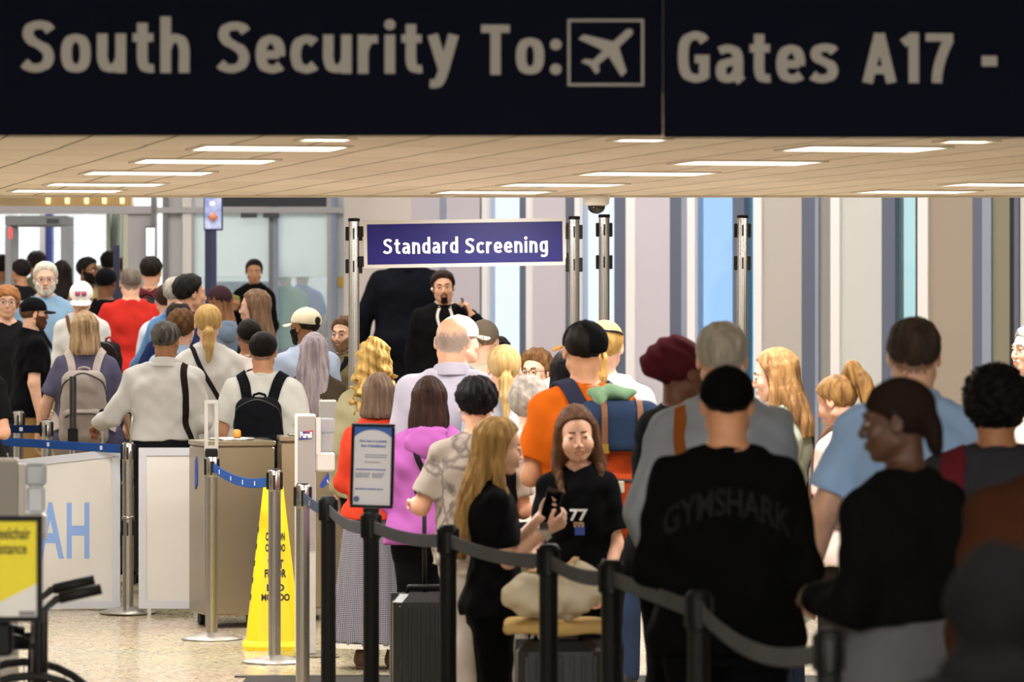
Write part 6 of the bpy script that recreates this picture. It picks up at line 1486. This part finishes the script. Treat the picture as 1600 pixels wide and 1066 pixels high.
boy = p('boy with black hair in a grey taupe marbled tee and pale trousers', 745, 589, 362, 4, w=1.05, hs=1.06, skin_=S2, hair=('thick', '#131013'), arms=('bent', dict(u=(.42, .1, -1), f=(.05, 1, .05), n=(0, 0, -1), c=.9)), hands=(0, 1), shirt=dict(kind='tee', col='#a0968c', fold=.006, loose=.035, fab=dict(pattern='marble', col2='#6e625e')), legs=TR('#a9a29a', flare=.035))
crossbody(boy, '#0f0f11', 'black camera bag and strap on the right side of the marbled tee', [(-.02, .14, 1.25), (.10, .07, 1.43), (.12, -.03, 1.46), (.155, -.11, 1.34), (.175, -.12, 1.2), (.19, -.09, 1.06)], (.22, -.06, .98), width=.06, size=(.13, .16, .14))
# --- the two girls
g1 = p('girl with very long golden brown hair and black tee in profile facing right', 779, 652, 414, -84, 'f', face=True, squint=.6, kid=True, hs=1.12, head=(0, 8, 0), skin_=S1, hair=('long', '#7c5c36', '#c09a5e', dict(L=.50, locks=.18)), arms=(dict(u=(.10, .22, -1), f=(-.05, .80, .62), n=(-.8, -.3, .4), h=(-.1, .85, .5), c=.75), dict(u=(.12, .30, -1), f=(-.15, .75, .85), n=(-.6, -.3, .4), h=(-.2, .8, .5), c=.7)), hands=(1, 1), shirt=dict(kind='tee', col='#101013', fold=.006), legs=TR('#08080a'))
phone(g1, 1, 'black phone held up between the two girls', '#0c0c0e', .026, up=(.05, .25, .95))
a_ = g1.arms[0]; M = Matrix.Translation(Vector((a_['E'] + a_['F'] * .222)) * g1.k) @ Vector(a_['F']).to_track_quat('Z', 'Y').to_matrix().to_4x4()
wtc = MB().lathe([(.030, -.012), (.0315, -.01), (.0315, .01), (.030, .012)], n=28, M=M).build('watch_strap', P('watch_strap', '#b9b2a8', .5), g1.root)
up_ = nrm(A3(.6, -.1, .8)); cw = (a_['E'] + a_['F'] * .222) * g1.k + up_ * .030; q_ = Vector(up_).to_track_quat('Z', 'Y').to_matrix().to_4x4()
MB().box(-.016, .016, -.019, .019, -.004, .007, bev=.004, M=Matrix.Translation(Vector(cw)) @ q_).build('watch_face', P('watch_black', '#0c0d10', .15), wtc)
g2 = p('smiling girl with straight brown hair and a printed black tee facing the camera', 900, 632, 394, 170, 'f', face=True, squint=.35, kid=True, hs=1.14, head=(14, 9, 4), skin_='#dfae94', hair=('long', '#3e2a1e', '#6a4a34', dict(L=.34, locks=.10)), arms=('rest', 'rest'), shirt=dict(kind='tee', col='#0a0a0c'), legs=TR('#08080a'))
def decal(F, body, x0, x1, z0, z1, mat, name='print', side=1, arch=0.0, bold=.03, off=.003, spacing=1.0):
    me, (a, b, c, d) = text_mesh(body, 1.0, bold, 1.0, spacing, 0.0)
    import bmesh
    bm = bmesh.new(); bm.from_mesh(me); bmesh.ops.triangulate(bm, faces=bm.faces); bmesh.ops.subdivide_edges(bm, edges=[e for e in bm.edges if e.calc_length() > .12], cuts=2, use_grid_fill=True); bmesh.ops.triangulate(bm, faces=bm.faces); bm.to_mesh(me); bm.free()
    n = len(me.vertices); co = np.zeros(n * 3, f32); me.vertices.foreach_get('co', co); co = co.reshape(-1, 3)
    u = (co[:, 0] - a) / (b - a); v = (co[:, 2] - c) / (d - c)
    x = x0 + u * (x1 - x0); z = z0 + v * (z1 - z0) - arch * (2 * u - 1) ** 2
    y = np.full(n, .30 * side, f32)
    for _ in range(40): y -= side * np.maximum(F.sh(np.stack([x, y, z], 1).astype(f32)) - off, -.01) * .8
    me.vertices.foreach_set('co', np.ascontiguousarray((np.stack([x, y, z], 1) * F.k), f32).ravel()); me.update(); me.materials.clear(); me.materials.append(mat)
    o = bpy.data.objects.new(name, me); C.objects.link(o); o.parent = F.shirt_ob; return o
# small colour print on her tee: plain blocks, white, blue, yellow
for (bx, x0, x1, z0, z1, colr) in (('77', .02, -.07, 1.22, 1.28, '#d8dade'), ('I', -.005, -.055, 1.15, 1.21, '#2f4a9c'), ('-', .0, -.05, 1.19, 1.215, '#c9a03a')):
    decal(g2, bx, x0, x1, z0, z1, P('shirt_print', colr, .7), side=1)
# --- queue, right
og = p('man in an orange tee with a black cap seen from behind', 912, 501, 372, 6, w=1.0, sw=.95, skin_=S3, hair=('buzz', '#17110f'), hat=('capback', '#0b0b0c', '#c9863a', 30), arms=('rest', 'bent'), shirt=dict(kind='tee', col='#b65510', fold=.006), legs=TR('#1b1c22'))
r_, org, c_b, fb = backpack(og, '#a8421c', 'rust and navy backpack with leather straps and brass buckles on the orange tee', w=.36, h=.52, d=.19, zc=1.14, dx=.12, pocket='#9c3c1a', strap_col='#2a2c3c', sw=.07)
fl = lambda q: np.maximum(rbox(q, c_b + A3(0, -.01, .17), (.175, .118, .125), .07), c_b[2] + .085 + .06 * 0 - q[:, 2])
blob('top_flap', fl, c_b - A3(.22, .2, -.06), c_b + A3(.22, .2, .36), .009, fabric('#27344c', bump=.3), r_, og.k, origin=org)
for sx in (-.075, .075):
    q, g = cling(lambda t: np.minimum(fb(t), fl(t)), [c_b + A3(sx, .02, .31), c_b + A3(sx, -.11, .24), c_b + A3(sx, -.16, .05), c_b + A3(sx, -.18, -.1), c_b + A3(sx, -.18, -.2)], .004, 30)
    st_ = MB().ribbon((q - A3(org)) * og.k, g, .026, .006).build('leather_strap', P('saddle_leather', '#6e4424', .5), r_)
    for i_ in (15, 22): MB().box(-.019, .019, -.012, .004, -.022, .022, bev=.004).build('buckle', P('brass', '#c9a24c', .25, metal=1), st_, loc=tuple((q[i_] - A3(org)) * og.k))
MB().box(-.018, .018, -.006, .004, -.024, .024, bev=.003).build('label', fabric('#b9b09c'), r_, loc=tuple((c_b + A3(-.02, -.195, -.06) - A3(org)) * og.k))
fs_ = lambda q: smin(ell(q, c_b + A3(-.03, -.02, .325), (.105, .055, .036)), ell(q, c_b + A3(-.09, -.07, .29), (.025, .03, .075)), .03) + .006 * np.sin(q[:, 0] * 60 + q[:, 2] * 50)
scf = thing_on(og, 'tied_scarf', 'sage green scarf tied over the top of the rust backpack', 'scarf', c_b + A3(-.08, -.02, .30)); blob('knot', fs_, c_b + A3(-.28, -.14, .18), c_b + A3(.12, .08, .42), .008, fabric('#718f70'), scf, og.k, origin=c_b + A3(-.08, -.02, .30))
gm = p('man with short grey hair and a grey shirt with a brown leather strap', 1128, 502, 452, -5, w=1.1, sw=1.0, skin_=S2, hair=('short', '#8c857a', '#b3aca0', dict(t=.009)), arms=('bent', 'pocket'), hands=(0, 1), shirt=dict(kind='dress_shirt', col='#8b929c', fold=.007, loose=.03, hem=.84), legs=TR('#262a38'))
crossbody(gm, '#8a4e22', 'brown leather satchel with a wide strap on the grey shirt', [(.02, .15, 1.2), (-.08, .09, 1.42), (-.12, -.01, 1.47), (-.145, -.10, 1.40), (-.125, -.15, 1.25), (-.10, -.16, 1.08), (-.13, -.14, .96)], (-.10, -.19, .84), width=.044, bagcol='#6a3a1c', size=(.16, .10, .26))
p('person in a burgundy head wrap and black hooded jacket turned to the right', 1062, 527, 420, -58, 'f', skin_=S5, hair=None, hat=('wrap', '#4e1c24'), w=1.2, extra_top=.02, shirt=dict(kind='hoodie', col='#0c0d10'), legs=TR())
gs = p('broad person in a black cap and black lettered shirt seen from behind', 1136, 572, 522, -2, w=1.16, sw=1.0, skin_=S3, hair=('buzz', '#14110f'), hat=('capback', '#060607'), arms=('bent', 'bent'), shirt=dict(kind='tee', sleeve='three', col='#070708', fold=.005, loose=.04), legs=TR('#070709'), hs=1.02)
decal(gs, 'GYMSHARK', -.205, .205, 1.285, 1.375, P('dark_lettering', '#161618', .7, spec=.1), 'lettering', -1, .075, .02, .003)
MB().tube([gs.fromhead(A3([[.066 * math.sin(t_), -.005 - .062 * math.cos(t_), -.135 - .006 * math.cos(t_)]]))[0] * gs.k for t_ in np.linspace(-1.7, 1.7, 25)], .0022, 6).build('necklace', P('silver', '#9a948c', .25, metal=1), gs.root)
lw = p('person with long wavy light brown hair and a sage tee in profile facing left', 1212, 544, 352, 68, 'f', face=True, squint=.75, head=(10, 8, 0), skin_=S1, hair=('long', '#664630', '#b48a58', dict(L=.30, locks=.10, vol=1.05)), shirt=dict(kind='tee', col='#a4aa98'), legs=TR(JE))
crossbody(lw, '#33261e', 'dark brown bag strap on the shoulder of the sage tee', [(.1, .12, 1.2), (.10, .07, 1.42), (.10, -.02, 1.47), (.10, -.12, 1.35), (.11, -.13, 1.15), (.15, -.09, 1.0)], None, width=.035, name='bag_strap')
pt = p('person with a high light brown ponytail and a cream and pink top looking down left', 1306, 580, 372, 48, 'f', head=(8, 20, 0), skin_=S2, hair=('highpony', '#5e4228', '#a47c48', dict(L=.25)), shirt=dict(kind='tee', col='#e8d2c8', loose=.03), legs=TR('#2a2422'))
backpack(pt, '#6a5242', 'brown backpack on the person with the high ponytail', w=.26, h=.36, zc=1.12, d=.12, dx=.04)
bp_ = p('tall man with cropped dark hair and a light blue polo seen from behind', 1428, 494, 472, -4, w=1.2, sw=1.0, skin_=S1, hair=('short', '#3c322b', None, dict(t=.008)), stub='#8c6a58', arms=('bent', 'out'), hands=(0, 1), shirt=dict(kind='polo', col='#9cbfee', fold=.006, loose=.03), legs=TR('#3a3c48'))
pp, H_, N_, T_ = hand(bp_, 1); r = thing_on(bp_, 'boarding_pass', 'white paper held low by the man in the light blue polo', 'paper', pp + N_ * .02)
MB().box(-.05, .05, -.002, .002, -.06, .06, M=Matrix.Rotation(.9, 4, 'Y')).build('sheet', P('paper_white', '#ecebea', .7), r)
wk = p('person in a black top and grey trousers with dark brown wrapped hair, facing left', 1404, 590, 578, 42, 'f', face=True, head=(38, 4, 0), squint=.5, w=1.15, sw=1.08, skin_=S6, hair=('short', '#140e0e'), hat=('durag', '#1d1311'), extra_top=.012, arms=('rest', 'bent'), shirt=dict(kind='sweater', col='#080809', fold=.005, hem=1.05), legs=TR('#55555a', flare=.03, top=1.10))
cu = p('person with black curly hair and a charcoal shirt with maroon shoulders', 1556, 560, 500, -3, w=1.2, sw=1.05, skin_=S4, hair=('afro', '#0c0a0b', None, dict(t=.034)), shirt=dict(kind='sweater', col='#2c2d33'), legs=TR())
for sg in (-1, 1): crossbody(cu, '#5a1c24', 'maroon bag strap over the %s shoulder of the charcoal shirt' % ('left' if sg < 0 else 'right'), [(sg * .14, .12, 1.2), (sg * .13, .06, 1.42), (sg * .13, -.03, 1.47), (sg * .15, -.12, 1.36), (sg * .17, -.14, 1.18), (sg * .18, -.12, 1.0)], None, width=.09, name='bag_strap')
p('person in a dark brown sweater cut by the right edge', 1668, 585, 640, 8, w=1.2, sw=1.1, skin_=S4, hair=('short', '#1a1311'), shirt=dict(kind='sweater', col='#2c160b', fold=.006), legs=TR('#2a2630'))
p('hooded person in black, out of focus in the lower right corner', 1562, 846, 930, 8, w=1.3, sw=1.2, skin_=S4, hair=('short', '#14100f'), hat=('hood', '#060607'), extra_top=.035, shirt=dict(kind='hoodie', col='#060607'), legs=TR('#060607'))
p('grey haired man in a white shirt just showing at the right edge', 1611, 509, 300, 120, face=True, skin_=S1, hair=('short', '#6a6662', '#9a958e'), shirt=dict(kind='dress_shirt', col='#e2dcd6'), legs=TR())

# ------------------------------------------------------------------ luggage on the floor
suitcase(664, 352, .30, .22, .545, 'ribbed black suitcase with a tall thin handle behind the black stanchion', handle=(1.0, 1, False), rz=8)
suitcase(872, 440, .30, .24, .63, 'dark grey suitcase under the cream bag', col='#2c2c30', rz=4)
Y = FPX / 440.0
r = empty('folded_blanket', ((868 - 800) / 440, Y, .662)); tag(r, 'tan folded blanket lying on the dark grey suitcase', 'blanket')
fbk = lambda q: np.minimum(rbox(q, (0, 0, .020), (.185, .15, .020), .018), rbox(q, (.03, -.01, -.012), (.15, .15, .016), .012)) + wob(q, .004, 1.5, 1)
blob('folds', lambda q: rbox(q, (0, 0, .014), (.185, .145, .022), .020) + .006 * np.sin(q[:, 0] * 26 + q[:, 1] * 14), (-.21, -.18, -.03), (.21, .18, .06), .008, fabric('#c8a96c'), r)
r = empty('tote_bag', ((868 - 800) / 440, Y, .70)); tag(r, 'cream canvas bag slumped on the tan blanket', 'bag')
def ftote(q):
    d = smin(ell(q, (-.02, 0, .085), (.175, .115, .085)), ell(q, (.07, -.01, .13), (.11, .10, .075)), .06); d = np.maximum(d, .004 - q[:, 2])
    return d + wob(q, .009, 1.5, 3) + .004 * np.sin(q[:, 0] * 40 + q[:, 2] * 65 + 2 * np.sin(q[:, 1] * 20))
blob('body', ftote, (-.23, -.16, -.02), (.23, .16, .25), .007, fabric('#ddd2b8', bump=.3), r)
q, g = cling(ftote, [(-.10, -.02, .16), (-.03, -.06, .19), (.04, -.05, .21), (.08, -.02, .215)], .004, 20); MB().ribbon(q, g, .028, .006).build('handle', fabric('#c9a878'), r)
sc_ = suitcase(182, 250, .34, .24, .66, 'black suitcase under the navy jacket beside the man in the white shirt', handle=(1.08, 2, True), rz=-6)
r = empty('draped_jacket', (sc_.location.x, sc_.location.y, .70)); tag(r, 'crumpled navy jacket lying on the black suitcase', 'jacket')
blob('cloth', lambda q: smin(ell(q, (-.06, 0, .11), (.16, .12, .12)), ell(q, (.16, 0, .12), (.15, .11, .10)), .05) + wob(q, .012, 1.4, 2), (-.3, -.2, -.04), (.38, .2, .30), .010, fabric('#1a2a56'), r)
